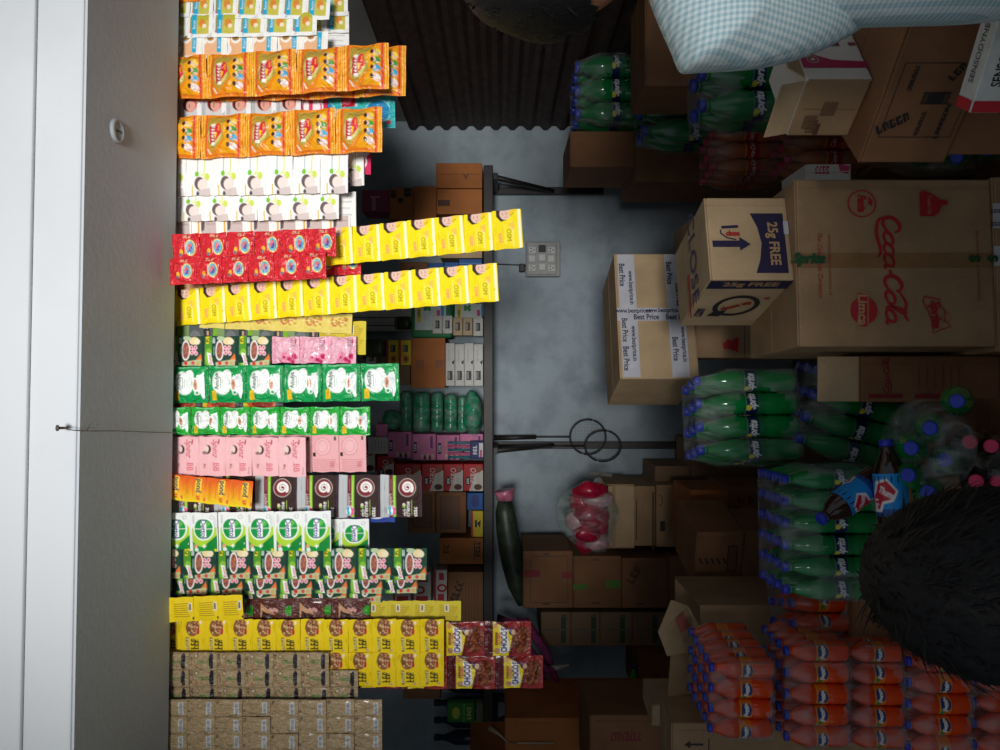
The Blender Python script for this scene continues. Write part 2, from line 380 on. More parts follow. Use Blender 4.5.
# ------------------------------------------------------------------ printed designs, drawn as the photo shows them
D_ = {}
SKIN = (236, 196, 176); HAIR = (60, 44, 42)
a = Art(24, 26, (246, 246, 242)); a.r(9, 2, 20, 22, (206, 196, 84)); a.r(9, 2, 20, 8, (190, 184, 60)); a.e(14, 11, 3.2, 4.5, (226, 140, 60)); a.e(16, 14, 2, 2.2, (250, 236, 200)); a.r(4, 1, 9, 22, (40, 176, 214)); a.t('Knorr', 6.5, 12, 2.6, 90, (245, 250, 250)); a.r(2.4, 2, 4, 20, (160, 150, 70)); a.r(2.4, 18, 4, 21, (210, 70, 50)); D_['soup_o'] = (a, SATIN, .05)
a = Art(24, 24, (248, 246, 240)); a.r(2, 1, 18, 21, (240, 186, 140)); a.e(8, 5, 5, 5, (250, 244, 236)); a.e(8, 4.6, 3.6, 3.2, (170, 128, 70)); a.e(8, 4.6, 1.6, 1.5, (140, 100, 40)); a.r(14, 1, 18, 18, (40, 176, 214)); a.t('Knorr', 16, 10, 2.4, 90, (245, 250, 250)); a.r(19, 2, 20, 19, (250, 232, 214)); D_['soup_p'] = (a, SATIN, .05)
a = Art(24, 22, (244, 243, 240)); a.r(3, 6, 20, 7, (200, 200, 198)); a.r(3, 10, 18, 11, (206, 206, 202)); a.r(4, 14, 20, 15, (196, 196, 196)); D_['white_back'] = (a, SATIN, .05)
# orange noodles
a = Art(45, 46, (236, 138, 22)); a.p([(9, 4), (30, 3), (24, 12), (27, 26), (14, 40), (8, 30)], (190, 160, 62)); a.p([(30, 3), (36, 3), (37, 42), (20, 42), (27, 28), (24, 12)], (244, 166, 20))
a.e(16, 22, 7.5, 11, (216, 206, 120)); a.p([(11, 14), (13, 13), (13.5, 32), (11.5, 32)], (206, 30, 70)); a.r(13, 12, 17, 34, (250, 246, 236)); a.t('Yummy', 15, 22.5, 4.2, 90, (190, 70, 60), 0, .01, 19); a.p([(17, 14), (19, 11), (22, 11), (23.5, 21), (19, 28), (17, 29)], (222, 40, 60)); a.p([(17, 20), (19.5, 21), (18, 27), (17, 27)], (250, 200, 20)); a.r(20, 13, 21.5, 19, (246, 150, 40))
for y, c in ((9, (246, 216, 90)), (17, (70, 160, 60)), (25, (70, 180, 220)), (34, (245, 235, 235))):
    a.e(34, y + 1, 3.4, 3.6, c); a.e(31.2, y, 2.3, 2.4, SKIN); a.e(30, y, 1.6, 2.5, (70, 40, 30)); a.e(35, y + 3, 2, 1, SKIN)
a.r(6, 0, 7, 46, (226, 50, 70)); a.r(38, 0, 39.4, 46, (216, 40, 60)); a.p([(7.5, 36), (9, 36), (12.5, 42), (11, 43)], (240, 220, 200)); a.r(7, 42, 38, 44, (230, 120, 30))
for x in (1, 3.4, 41, 43.4): a.r(x, 0, x + 1, 46, (252, 196, 70))
D_['noodle'] = (a, GLOSS, .20)
# silver sachet with a face below a turquoise edge
a = Art(25, 30, (206, 208, 208)); a.r(0, 0, 25, 9, (80, 206, 206)); a.e(13, 17, 7, 8, (216, 74, 48)); a.r(6, 10, 18, 12, (216, 74, 48)); a.e(10.5, 18, 3.6, 6, (58, 40, 40)); a.e(14, 19, 4.6, 5.6, (226, 164, 146)); a.r(12.4, 17, 13, 21, (90, 50, 50)); a.r(20, 11, 24, 28, (240, 240, 240)); a.t('S', 21.5, 15, 5, 90, (80, 84, 90)); a.r(1, 11, 4, 28, (180, 184, 186)); D_['silver'] = (a, SATIN, .06)
a = Art(26, 34, (216, 44, 96)); a.r(0, 0, 24, 4, (120, 110, 40)); a.e(11, 17, 11, 13, (250, 240, 242)); a.ring(11, 17, 9.6, 11.4, .14, (222, 60, 110)); a.r(8, 10, 12, 22, (226, 70, 110)); a.p([(18, 2), (22, 0), (24, 6), (20, 14), (17, 10)], (250, 244, 246)); D_['magenta'] = (a, SATIN, .06)
a = Art(55, 42, (64, 186, 188)); a.e(40, 6, 5, 5, (206, 40, 60)); a.t('%', 40, 6, 5, 90, (250, 230, 230)); a.r(30, 2, 31, 10, (200, 60, 120)); a.e(38, 25, 12, 11, (40, 140, 190)); a.ring(38, 25, 13, 12, .12, (130, 220, 226)); a.r(46, 34, 50, 38, (206, 60, 90)); a.r(2, 2, 16, 20, (180, 30, 50)); a.e(8, 12, 5, 6, (226, 90, 110)); D_['teal'] = (a, GLOSS, .08)
# white sachet with a woman's head
a = Art(27, 38, (250, 250, 246)); a.r(11, 0, 12, 18, (150, 184, 190)); a.e(11, 17, 2, 2.6, (120, 200, 50)); a.r(18, 0, 19, 17, (200, 222, 60)); a.e(21, 20, 2.6, 3.6, (206, 226, 90)); a.e(16, 27, 6, 7, (238, 220, 214)); a.e(13.4, 26, 4.6, 6.4, (110, 92, 92)); a.e(16.4, 27.4, 4.4, 5.4, (244, 226, 218)); a.p([(11, 33), (24, 30), (25, 38), (11, 38)], (214, 200, 196)); a.e(12, 36, 1.5, 2, (90, 80, 84)); a.r(6.4, 28, 7.6, 38, (228, 190, 80)); a.p([(14, 19), (18, 14), (20, 20)], (226, 240, 170)); a.r(25.6, 2, 26, 36, (220, 218, 214)); D_['white_head'] = (a, SATIN, .04)
a = Art(27, 20, (246, 244, 240)); a.p([(10, 2), (25, 0), (25, 20), (10, 20)], (204, 186, 182)); a.r(6.6, 0, 8.4, 20, (234, 170, 60)); a.p([(10, 4), (14, 2), (13, 12), (10, 14)], (96, 84, 86)); a.r(15, 5, 24, 7, (180, 160, 158)); D_['white_edge'] = (a, SATIN, .04)
# red sachet with oval badge
a = Art(25, 28, (218, 40, 52)); a.e(17, 14, 4.2, 8, (240, 220, 130)); a.e(17, 14, 3.4, 6.6, (96, 190, 214)); a.e(17, 14, 2, 4.4, (236, 110, 110)); a.p([(15.6, 18), (18, 18), (19, 13), (18, 12)], (40, 90, 180)); a.e(9, 18, 1.6, 3, (250, 190, 50)); a.e(8.4, 20.5, 1.4, 1.8, (110, 120, 130)); a.r(12.4, 8, 13, 20, (246, 200, 196)); a.t('Red', 14, 3, 3, 0, (240, 200, 160)); a.r(0, 0, 1.4, 28, (196, 30, 44)); D_['red'] = (a, GLOSS, .17)
# yellow sachet with a face
a = Art(27, 38, (248, 226, 24)); a.p([(4, 0), (22, 0), (20, 4), (13, 10), (8, 11), (4, 6)], HAIR); a.e(12.4, 3.6, 5.2, 6, SKIN); a.r(9.6, 2, 10.2, 5, (120, 70, 60)); a.r(13, 2, 13.6, 5, (120, 70, 60)); a.r(11.4, 6.6, 14.4, 7.2, (200, 90, 90)); a.p([(17, 0), (24, 0), (17, 6), (15, 7)], (246, 206, 40)); a.r(23.4, 0, 25.6, 38, (250, 246, 214)); a.r(11.4, 14, 12, 34, (244, 236, 130)); a.r(18, 17, 19, 36, (250, 240, 150)); a.e(18, 16, 1.8, 3.6, (248, 206, 170)); a.p([(14, 14), (20, 12), (20, 20)], (248, 200, 70)); a.t('OSM', 14.8, 24.5, 4, -90, (120, 110, 30), 0, 0, 13); a.t('AYUR', 6.6, 27, 3, -90, (244, 150, 110), 0, .02, 14); a.r(8.8, 18, 9.4, 32, (230, 190, 60)); a.p([(2, 38), (2, 30), (22, 37), (22, 38)], (244, 214, 10)); D_['yellow_face'] = (a, SATIN, .05)
a = Art(25, 26, (226, 176, 128)); a.r(0, 4, 22, 5, (206, 150, 100)); a.r(22, 0, 25, 26, (110, 110, 120)); a.r(4, 8, 18, 9, (240, 206, 170)); D_['peach'] = (a, SATIN, .08)
a = Art(24, 30, (214, 196, 60)); [a.r(3, y, 20 + (y * 7 % 5) - 3, y + .7, (180, 150, 40)) for y in range(5, 27, 2)]; a.r(8, 4, 12, 12, (238, 232, 200)); a.r(9, 5, 11, 11, (120, 110, 90)); D_['yellow_back'] = (a, SATIN, .08)
a = Art(25, 24, (228, 208, 110)); a.speck(12, 10, 10, 6, [(206, 120, 90), (240, 220, 150), (200, 160, 60)], 40, 1.4); D_['yellow_crumple'] = (a, SATIN, .12)
# soup with bowl
def knorr():
    a = Art(35, 31, (26, 66, 48)); a.r(0, 0, 3, 31, (22, 60, 50)); a.r(3, 0, 10, 31, (84, 150, 44)); a.e(7, 22, 4, 9, (134, 190, 56)); a.r(10, 0, 15, 22, (22, 62, 58)); a.r(4, 1, 7, 8, (240, 216, 40)); a.t('5', 5.5, 4.5, 4, 0, (70, 70, 20)); a.t('HOT', 12, 5, 2.4, 90, (210, 230, 220)); a.r(12, 11, 12.6, 20, (150, 190, 170))
    a.p([(5, 17), (9, 18), (12, 30), (7, 29)], (250, 248, 246)); a.t('Knorr', 8.4, 23.6, 3, 100, (206, 30, 60), 0, .02, 10)
    a.e(26, 5, 5, 4, (236, 214, 160)); a.e(29, 6, 3, 3, (240, 226, 190)); a.e(18, 15, 4.2, 10.4, (236, 232, 226)); a.e(18, 15, 3.1, 8.6, (150, 84, 74)); a.speck(18, 15, 2.4, 7, [(120, 60, 56), (176, 110, 90), (190, 120, 80)], 30, .8)
    for x, y in ((23.5, 12), (26, 15), (24, 17.5), (28, 18), (27.5, 12)): a.e(x, y, 1.8, 2.3, (240, 190, 200)); a.e(x, y, .8, 1.1, (206, 70, 100))
    a.p([(27, 26), (33, 18), (34, 26)], (236, 120, 50)); a.p([(14, 27), (33, 24), (33, 31), (14, 31)], (190, 196, 150)); a.e(18, 28, 1.8, 2, (216, 50, 60)); a.e(25, 28, 1.8, 2, (206, 80, 80)); a.e(30, 28, 2, 2, (200, 170, 110)); a.e(19, 2.5, 4, 2.5, (180, 200, 160)); a.r(34, 0, 35, 31, (24, 70, 60)); return a
D_['knorr'] = (knorr(), SATIN, .04)
a = Art(35, 30, (84, 90, 90)); a.r(0, 0, 5, 30, (120, 170, 40)); a.r(5, 0, 12, 30, (124, 150, 96)); a.p([(25, 0), (32, 0), (32, 30), (28, 30)], (24, 48, 44)); a.t('50', 28, 4, 4, 0, (230, 236, 236)); a.r(29, 8, 31, 12, (200, 150, 130)); a.e(18, 16, 6, 8, (110, 116, 116)); D_['soup_grey'] = (a, SATIN, .04)
a = Art(28, 26, (246, 186, 204)); a.r(0, 0, 5, 26, (238, 168, 190)); a.p([(8, 26), (12, 14), (20, 18), (22, 26)], (244, 150, 180)); a.t('LUX', 22, 6, 5, -90, (120, 100, 120), 0, .0, 9); a.r(23.6, 3, 25, 7, (196, 40, 90))
for x, y, q in ((18, 22, 2.2), (23, 19, 2.6), (13, 20, 1.4), (21, 24, 2)): a.e(x, y, q, q * 1.1, (222, 60, 120)); a.e(x, y, q * .5, q * .5, (190, 30, 90))
D_['lux'] = (a, GLOSS, .14)
def amulya(g, w, h, sh):
    a = Art(38, 37, g); a.e(12.5, 16, 8, 11, (250, 252, 250)); a.e(20, 10.5, 5, 6.5, (250, 252, 250)); a.e(16, 20, 7.5, 8.5, (250, 252, 250)); a.ring(13.5, 17, 9, 11.5, .05, (200, 226, 210)); a.t('Amulya', 10, 15.4, 4.4, 90, (20, 90, 60), 0, .02, 16); a.r(13.4, 11, 14, 22, (150, 180, 160)); a.r(15.6, 13, 16, 21, (170, 190, 180))
    a.p([(27, 13), (29, 9), (33, 8), (34, 12), (34, 32), (32, 33), (30, 26), (27, 24)], (240, 244, 244)); a.e(26, 18.5, 2.8, 7, (250, 250, 250)); a.e(26.4, 18.5, 1.9, 5.4, (206, 150, 110)); a.e(26.6, 18, 1, 2.4, (180, 110, 80)); a.ring(27.4, 26.6, 2.4, 2.4, .4, (250, 250, 250)); a.r(20, 18, 25, 18.6, (200, 230, 210)); a.p([(4, 25), (8.4, 24), (9.4, 27), (9.4, 34), (4, 34)], (246, 200, 40)); a.t('10', 6.7, 29.5, 3.4, 90, (220, 150, 30)); a.r(0, 0, 1.5, 37, sh); a.r(36.5, 0, 38, 37, sh); a.r(7, 1, 30, 2.2, (120, 200, 150)); return a
D_['amulya'] = (amulya((20, 158, 82), 38, 37, (16, 130, 66)), GLOSS, .14); D_['amulya_small'] = (amulya((36, 172, 56), 30, 27, (28, 140, 44)), GLOSS, .16)
a = Art(45, 18, (214, 96, 46)); a.r(0, 0, 5, 18, (226, 196, 40)); a.r(36, 0, 45, 18, (70, 74, 80)); a.e(22, 9, 12, 4, (150, 50, 30)); D_['orange_dark'] = (a, GLOSS, .12)
a = Art(26, 38, (240, 186, 190)); a.e(8.6, 12.4, 3.6, 4.4, (70, 50, 54)); a.e(7.4, 12, 2.6, 3.6, (236, 206, 196)); a.e(6, 15.6, 2.4, 1.6, (150, 120, 116)); a.t('Spinz', 15.6, 12, 5.4, -90, (190, 40, 74), .5, 0, 19); a.t('BB', 17.4, 29, 5, -90, (206, 60, 90), 0, 0, 9); a.r(14, 24, 14.6, 33, (226, 130, 146)); a.t('9ml', 6, 28.5, 2, -90, (140, 70, 80)); a.r(25.4, 0, 26, 38, (222, 160, 166)); a.r(19, 3, 20, 7, (170, 40, 70)); D_['pink_bb'] = (a, SATIN, .04)
a = Art(27, 38, (236, 174, 178)); a.e(11, 12, 8, 9, (240, 186, 190)); a.ring(11, 12, 8, 9, .1, (216, 150, 156)); a.ring(11, 12, 5, 6, .12, (216, 150, 156)); a.r(1.4, 18, 4, 22, (50, 36, 38)); [a.r(2, y, 24, y + .8, (214, 146, 152)) for y in range(25, 37, 2)]; a.t('BB', 20, 30, 4, -90, (196, 90, 100)); a.r(22, 2, 24, 6, (60, 70, 70)); D_['pink_back'] = (a, SATIN, .05)
a = Art(23, 26, (232, 110, 40)); 
for i in range(26): a.r(0, i, 23, i + 1, tuple(np.array((228, 92, 40)) + (np.array((246, 214, 40)) - np.array((228, 92, 40))) * (i / 25) ** 1.1))
a.e(16, 9.5, 2.8, 8, (250, 216, 60)); a.r(13.2, 2, 18.8, 8, (250, 216, 60)); a.t('pond', 16, 9, 4.6, -90, (40, 40, 90), 0, .03, 13); a.e(22, 22, 1.5, 2, (236, 90, 70)); a.t('Rs', 16, 21, 3, -90, (214, 50, 40)); a.r(5, 3, 5.4, 18, (210, 90, 30)); a.r(11, 4, 11.4, 20, (210, 100, 30)); D_['orange_yellow'] = (a, SATIN, .08)
# dark hair colour sachets
a = Art(41.7, 43, (50, 30, 27)); a.r(0, 0, 9, 43, (186, 190, 192)); a.r(1, 0, 1.4, 43, (160, 166, 168)); a.r(4.5, 4, 5, 38, (166, 172, 174)); a.r(9, 0, 13, 43, (110, 30, 44)); a.t('expert', 11, 25, 3.4, 90, (240, 226, 226), 0, 0, 13); a.r(11, 4, 11.4, 16, (190, 120, 130)); a.r(13, 0, 15.6, 43, (140, 204, 50)); a.r(14, 6, 14.5, 38, (200, 234, 120)); a.e(11.6, 36, 4, 5, (250, 250, 250)); a.p([(11.6, 31), (15.6, 34), (15, 40), (12, 41), (13, 36)], (236, 90, 150)); a.p([(8, 33), (11.6, 31), (10.5, 36), (12, 41), (9, 40)], (50, 176, 200))
a.ring(27, 13, 8.6, 9, .07, (206, 190, 180)); a.e(27, 13, 7.8, 8.1, (124, 34, 44))
for i in range(80): q = i / 79; th = 1.0 + q * 12.2; rr = 1.0 + 4.4 * q; a.e(27 + rr * math.cos(th), 13 + rr * 1.05 * math.sin(th), .5 + .75 * q, .5 + .75 * q, (244, 240, 236))
a.e(23.6, 30.4, 1.5, 2.2, (226, 214, 190)); a.r(22.4, 31, 24.8, 33, (130, 190, 50)); a.t('rich', 24.2, 37.5, 3.8, 90, (240, 236, 230), 0, .01, 7); a.t('creme', 28, 34, 4.2, 90, (240, 236, 230), 0, .01, 15); a.r(31, 25, 31.6, 40, (150, 180, 70)); a.t('3.16', 35, 37, 3, 90, (240, 236, 230)); a.r(39, 0, 41.7, 43, (60, 40, 50)); D_['creme'] = (a, SATIN, .03)
# soap sachet with round green badge
a = Art(28, 38, (238, 240, 238)); a.p([(2, 16), (26, 16), (26, 38), (2, 38)], (20, 150, 60)); a.e(14, 18, 15, 15.5, (176, 214, 60)); a.p([(26.6, 0), (28, 0), (28, 38), (26.6, 38)], (232, 234, 232)); a.p([(0, 0), (2.2, 0), (2.2, 38), (0, 38)], (236, 238, 236)); a.r(2.2, 0, 26.6, 9, (238, 240, 238)); a.p([(2.2, 9), (26.6, 9), (26.6, 15), (20, 8), (8, 8), (2.2, 16)], (238, 240, 238)); a.p([(17, 30), (26.6, 22), (26.6, 38), (14, 38)], (12, 132, 52)); a.e(14, 16, 10.2, 11.2, (246, 250, 244)); a.e(14, 16, 9, 10, (16, 150, 66)); a.p([(18, 8), (21, 11), (17, 15), (16, 9)], (90, 190, 80)); a.r(5, 15.6, 23, 16.3, (236, 246, 236)); a.r(11.4, 6.4, 16.6, 25.6, (246, 250, 246)); a.t('Dettol', 14, 16, 5, -90, (60, 50, 130), 0, .02, 18); a.e(14, 33, .7, 2.2, (240, 250, 240)); a.e(14, 33, 2.2, .7, (240, 250, 240)); a.e(5.5, 33, 1.8, 2.2, (236, 160, 140)); a.e(6, 36, 2, 2, (230, 236, 226)); a.r(3, 3, 5, 11, (206, 208, 212)); a.ring(22, 5, 2, 2, .25, (170, 174, 180)); a.e(25, 36.6, 1.4, 1.6, (226, 216, 50)); D_['dettol'] = (a, SATIN, .06)
a = Art(39, 26, (92, 46, 40)); a.p([(8, 4), (13, 9), (24, 16), (14, 14), (8, 19)], (200, 150, 110)); a.p([(10, 12), (22, 18), (24, 26), (9, 22)], (58, 28, 26)); [a.e(18 + i * 2, 11 + (i % 2), 1.6, 1.8, (214, 160, 150)) for i in range(4)]; a.e(36, 12, 4.2, 4.8, (50, 150, 40)); a.r(33, 12, 37, 12.5, (120, 200, 80)); a.r(30.4, 8, 31, 24, (140, 100, 60)); a.r(10, 21, 16, 23, (190, 40, 40)); D_['choc_leaf'] = (a, GLOSS, .05)
# masala
def masala():
    a = Art(24, 33, (238, 206, 20)); a.e(11.5, 8, 6.6, 8.5, (160, 92, 60)); a.speck(11.5, 8, 6.2, 7.8, [(120, 60, 44), (206, 150, 96), (150, 60, 44), (216, 184, 130), (100, 104, 50), (140, 80, 54)], 110, .9); a.e(17, 12, 1.3, 2.6, (190, 36, 40)); a.p([(18, 2), (20, 2), (19, 9), (20, 14), (18, 9)], (246, 236, 210)); a.r(18, 5, 24, 13, (238, 206, 20))
    a.e(17, 11.6, 1.2, 2.4, (190, 36, 40)); a.p([(5, 17), (8.4, 17), (8.6, 30), (6, 31)], (120, 100, 60)); a.t('Chings', 6.9, 23.4, 2.6, 90, (226, 210, 130), 0, 0, 11); a.t('MAD', 12.4, 23.5, 4.4, 90, (30, 26, 20), 0, .05, 10); a.t('MIX', 16, 24, 4, 90, (30, 26, 20), 0, .05, 10); a.r(17, 29, 20, 31, (200, 170, 120)); a.r(23, 0, 24, 33, (228, 196, 16)); return a
D_['masala'] = (masala(), SATIN, .05)
a = Art(25, 24, (232, 202, 24)); [a.r(6, y, 21 - (y % 3), y + .6, (150, 120, 20)) for y in range(6, 20, 2)]; a.r(20, 6, 23, 14, (236, 230, 210)); a.r(20.6, 7, 22.4, 13, (110, 100, 90)); a.e(24, 21, 1, 1.3, (40, 20, 10)); D_['masala_back'] = (a, SATIN, .09)
def tan(back):
    a = Art(28, 17, (172, 148, 112)); a.r(0, 0, 28, 1.4, (150, 126, 94)); a.r(0, 0, 1, 17, (120, 98, 74))
    if back: a.r(19.4, 3, 24, 14.6, (206, 208, 206)); [a.r(20.2, y, 23.2, y + .6, (90, 92, 96)) for y in np.arange(4, 14, 1.2)]; [a.r(4, y, 17, y + .4, (150, 126, 92)) for y in (5, 8, 11)]
    else: a.e(22, 8.6, 2.1, 7.6, (40, 36, 44)); a.r(21, 2, 24, 15.4, (40, 36, 44)); a.ring(7.6, 4, 2.2, 2.2, .3, (110, 90, 66)); a.e(7.6, 4, 1.3, 1.3, (206, 190, 160)); a.t('HERBAL', 14.4, 8.6, 3.4, 0, (70, 126, 60), .2, 0, 11); a.e(7.6, 13, 1, 1, (206, 80, 70)); a.r(2.4, 4, 3.6, 13, (140, 118, 86))
    return a
D_['tan'] = (tan(0), GLOSS, .10); D_['tan_back'] = (tan(1), GLOSS, .09)
# chocolate cereal pouch
a = Art(47, 35, (104, 22, 28)); a.p([(0, 0), (9, 0), (9, 35), (0, 35)], (84, 16, 24)); a.p([(9, 0), (13, 2), (22, 6), (28, 14), (24, 35), (9, 35)], (240, 212, 30)); a.p([(20, 0), (47, 0), (47, 35), (27, 35), (31, 16), (25, 7)], (150, 40, 40)); a.e(37, 18, 9, 13, (110, 52, 32)); a.speck(37, 18, 8, 12, [(80, 36, 22), (140, 74, 44), (96, 44, 28), (160, 90, 60)], 120, 1.2); a.p([(15, 4), (22, 6), (24, 16), (25, 28), (20, 33), (15, 31), (18, 18)], (246, 240, 236)); a.t('CHOCOS', 19.8, 18, 5.6, 90, (40, 40, 110), 0, .04, 25); a.t('Kellogg', 15, 16, 2.6, 90, (206, 50, 90), 0, .01, 12); a.e(13, 29, 2.8, 3.4, (196, 150, 110)); a.r(11, 10, 13.4, 23, (150, 110, 40)); a.e(11.5, 4, 2, 2.6, (214, 150, 90)); a.e(27, 9, 2.4, 3.6, (60, 44, 90)); a.e(29, 10, 2, 2.6, (226, 190, 150)); a.e(44, 3, 1.2, 1.2, (230, 236, 230)); D_['chocos'] = (a, GLOSS, .16)

MESH = {}
def sachet_mesh(key, var):
    k = (key, var)
    if k not in MESH:
        a, m, t = D_[key]
        MESH[k] = film_mesh('sachet_' + key, a, m, t, seed=var * 5 + len(MESH), wob=.014 if t < .1 else .02)
    return MESH[k]
def strip(key, label, x0, x1, y0, y1, w, n, d0=1.70, d1=None, group='sachet strips hanging from the rods', cat='sachet strip', rows=1, part='sachet', name='sachet_strip', jit=1.0, skip=0):
    """n sachets in a chain from photo point (x0,y0) at depth d0 down to (x1,y1) at depth d1; rows side by side make a sheet"""
    d1 = d1 or d0
    if x0 < 168.5 or d0 >= 1.66:   # tops hidden behind the lintel
        e = 1.675 + .0344 * (375 - y0) * 1.68 / F; dn = e + .008 + max(0, d0 - 1.60) * .5; d1 += dn - d0 if d1 == d0 else (dn - d0) * .6; d0 = dn
    A = P(x0, y0, d0); B = P(x1, y1, d1); root = empty(name, A, label, cat, group)
    ux = (B - A); Lh = ux.length / n; u = ux.normalized(); W = w * (d0 + d1) / 2 / F
    for r in range(rows):
        for k in range(skip, n):
            me = sachet_mesh(key, (k + r) % 2); o = obj(part, me, root)
            dd = d0 + (d1 - d0) * (k + .5) / n
            nn = Vector((0, 1, 0)); v = Vector((-1, 0, 0)); v = (v - u * v.dot(u)).normalized(); nn = u.cross(v).normalized()
            rt = Matrix.Rotation(random.uniform(-.05, .05) * jit, 3, u) @ Matrix.Rotation(random.uniform(-.02, .02) * jit, 3, v)
            R = rt @ Matrix((u, v, nn)).transposed()
            pos = u * Lh * k + v * W * .97 * (r - (rows - 1) / 2) + Vector((0, random.uniform(-.002, .002) * jit, 0))
            th = W * .62 if W < Lh else Lh * .62
            o.matrix_local = Matrix.Translation(pos) @ R.to_4x4() @ Matrix.Diagonal((Lh * 1.0, W * random.uniform(.985, 1.015), th, 1))
    return root
S = strip
# topmost rows of the photo (right end of the curtain), then leftwards along the rod
S('noodle', 'orange noodle strip at the far right end of the curtain, mostly out of the frame', 160, 285, -16, -32, 44, 3, 1.64)
S('soup_o', 'white and olive soup strip right below the orange strip at the frame edge', 168, 330, 5, 7, 25, 7, 1.67, 1.65)
S('soup_o', 'olive soup strip reaching lower, half hidden behind the two olive soup strips', 156, 348, 2, 3, 26, 8, 1.72)
S('soup_o', 'white and olive soup strip just above the peach soup strip', 163, 317, 27, 23, 24, 6, 1.68, 1.66)
S('soup_o', 'olive soup strip whose white end shows behind the one above the peach strip', 157, 349, 24, 22, 22, 8, 1.73)
S('soup_p', 'peach soup strip with bowls and cyan tags beside the upper orange noodle strip', 154, 328, 47, 44, 26, 7, 1.69, 1.67)
S('white_back', 'plain white backs of a soup strip showing behind the peach soup strip', 155, 349, 43, 41, 26, 8, 1.745)
S('noodle', 'orange noodle strip nearest the soup strips, front layer', 163, 389, 79, 66, 44, 5, 1.64, 1.60)
S('noodle', 'orange noodle strip whose last packet pokes out behind the one by the soup strips', 181, 406, 78, 71, 50, 5, 1.70, 1.67)
S('silver', 'silver and turquoise sachets with a red haired face between the two orange noodle strips', 152, 301, 103, 100, 30, 6, 1.70)
S('magenta', 'magenta sachets with a white ring between the two orange noodle strips', 171, 327, 108, 107, 34, 6, 1.73)
S('teal', 'turquoise sachets with a red dot sticking out below the lower orange noodle strip', 175, 395, 112, 107, 42, 4, 1.75)
S('noodle', 'orange noodle strip just above the white sachets with a head, front layer', 157, 382, 139, 129, 44, 5, 1.63, 1.60)
S('white_head', 'white sachets with a dark haired head, upper front strip below the orange noodles', 160, 348, 177, 173, 40, 7, 1.66, 1.64)
S('white_head', 'white sachets with a head, lower end showing behind the upper white strip', 176, 364, 172, 168, 36, 7, 1.72)
S('magenta', 'magenta sachet end peeping out behind the white sachets under the orange noodles', 163, 371, 160, 162, 26, 8, 1.75)
S('white_head', 'white sachets with a dark haired head, second strip down, above the red sachets', 151, 339, 204, 201, 36, 7, 1.68, 1.67)
S('white_back', 'blank white sachet backs hanging lowest beside the yellow face strip', 164, 356, 211, 209, 34, 8, 1.70)
S('white_edge', 'thin white and beige strip edge showing between white heads and red sachets, upper', 160, 350, 221, 218, 18, 7, 1.70)
S('white_edge', 'thin white and beige strip edge lying against the red sachets', 165, 350, 229, 224, 18, 7, 1.69)
S('red', 'glossy red sachets with oval badge, upper strip under the white sachets', 173, 336, 249, 242, 29, 6, 1.63, 1.62)
S('red', 'glossy red sachets with oval badge, lower front strip above the long yellow strip', 170, 326, 272, 265, 27, 6, 1.62, 1.60)
S('red', 'glossy red sachets hanging longer behind the two red front strips', 161, 361, 264, 262, 26, 8, 1.68)
S('yellow_face', 'long yellow sachet strip with women\'s faces that swings out lowest, beside the switchboard', 171, 522, 263, 228, 37, 13, 1.72, 1.60)
S('yellow_face', 'long yellow sachet strip with women\'s faces directly under the red sachets', 175, 498, 308, 282, 37, 12, 1.69, 1.58)
S('peach', 'kraft coloured sachets showing as a sliver between red and yellow strips', 155, 330, 290, 280, 24, 7, 1.74)
S('yellow_crumple', 'crumpled pale yellow sachets caught under the long yellow face strip', 200, 352, 318, 324, 20, 6, 1.72)
S('yellow_back', 'dull yellow sachets with small print hanging behind the pink soap strip', 174, 366, 334, 338, 33, 8, 1.76)
S('soup_grey', 'grey and lime soup sachets peeping out above the short green soup strip', 142, 318, 338, 340, 34, 5, 1.73)
S('knorr', 'short dark green soup strip with bowls, ending where the pink soap strip begins', 134, 271, 351, 351, 30, 4, 1.69)
S('lux', 'three pink rose soap sachets below the short green soup strip', 159, 356, 350, 350, 27, 7, 1.71, skip=4)
S('amulya', 'green milk powder strip with large white mugs, the wider of the two', 171, 399, 385, 382, 38, 6, 1.66, 1.64)
S('orange_dark', 'orange and brown packet edges between the two green milk powder strips', 163, 283, 404, 404, 14, 3, 1.70)
S('amulya_small', 'bright green milk powder strip with small mugs, the narrower one above the pink strips', 162, 370, 421, 421, 28, 7, 1.64, 1.62)
S('pink_bb', 'pale pink cream sachets with a small face and red script', 173, 306, 456, 457, 39, 5, 1.67, 1.65)
S('pink_back', 'pink cream sachet backs with dark tear marks behind the pale pink front strip', 150, 366, 455, 453, 38, 8, 1.71)
S('orange_yellow', 'orange to yellow sachets in front of the dark hair colour strip', 160, 252, 486, 495, 26, 4, 1.63, 1.61)
S('creme', 'dark brown hair colour sachets with spirals and silver bars', 172, 422, 497, 496, 43, 6, 1.70)
a = Art(36, 20, (46, 70, 150)); a.r(4, 3, 30, 5, (190, 200, 230)); a.e(18, 12, 8, 4, (220, 226, 240)); D_['blue_end'] = (a, SATIN, .06)
S('blue_end', 'blue sachet end peeping out below the dark hair colour strip', 175, 395, 513, 513, 18, 6, 1.735)
S('dettol', 'white and green soap sachets with round badge, long front strip', 163, 331, 532, 531, 39, 6, 1.64, 1.63)
S('dettol', 'white and green soap sachets with round badge, rear strip showing two packets lower down', 166, 369, 537, 536, 34, 7, 1.69)
S('knorr', 'dark green soup strip with bowls right under the white and green soap strip', 147, 427, 563, 564, 31, 8, 1.65, 1.64)
S('knorr', 'dark green soup strip half covered by the one under the soap sachets', 138, 418, 579, 578, 31, 8, 1.68)
S('knorr', 'dark green soup strip of which only a narrow edge shows above the yellow masala', 137, 382, 587, 587, 31, 7, 1.71)
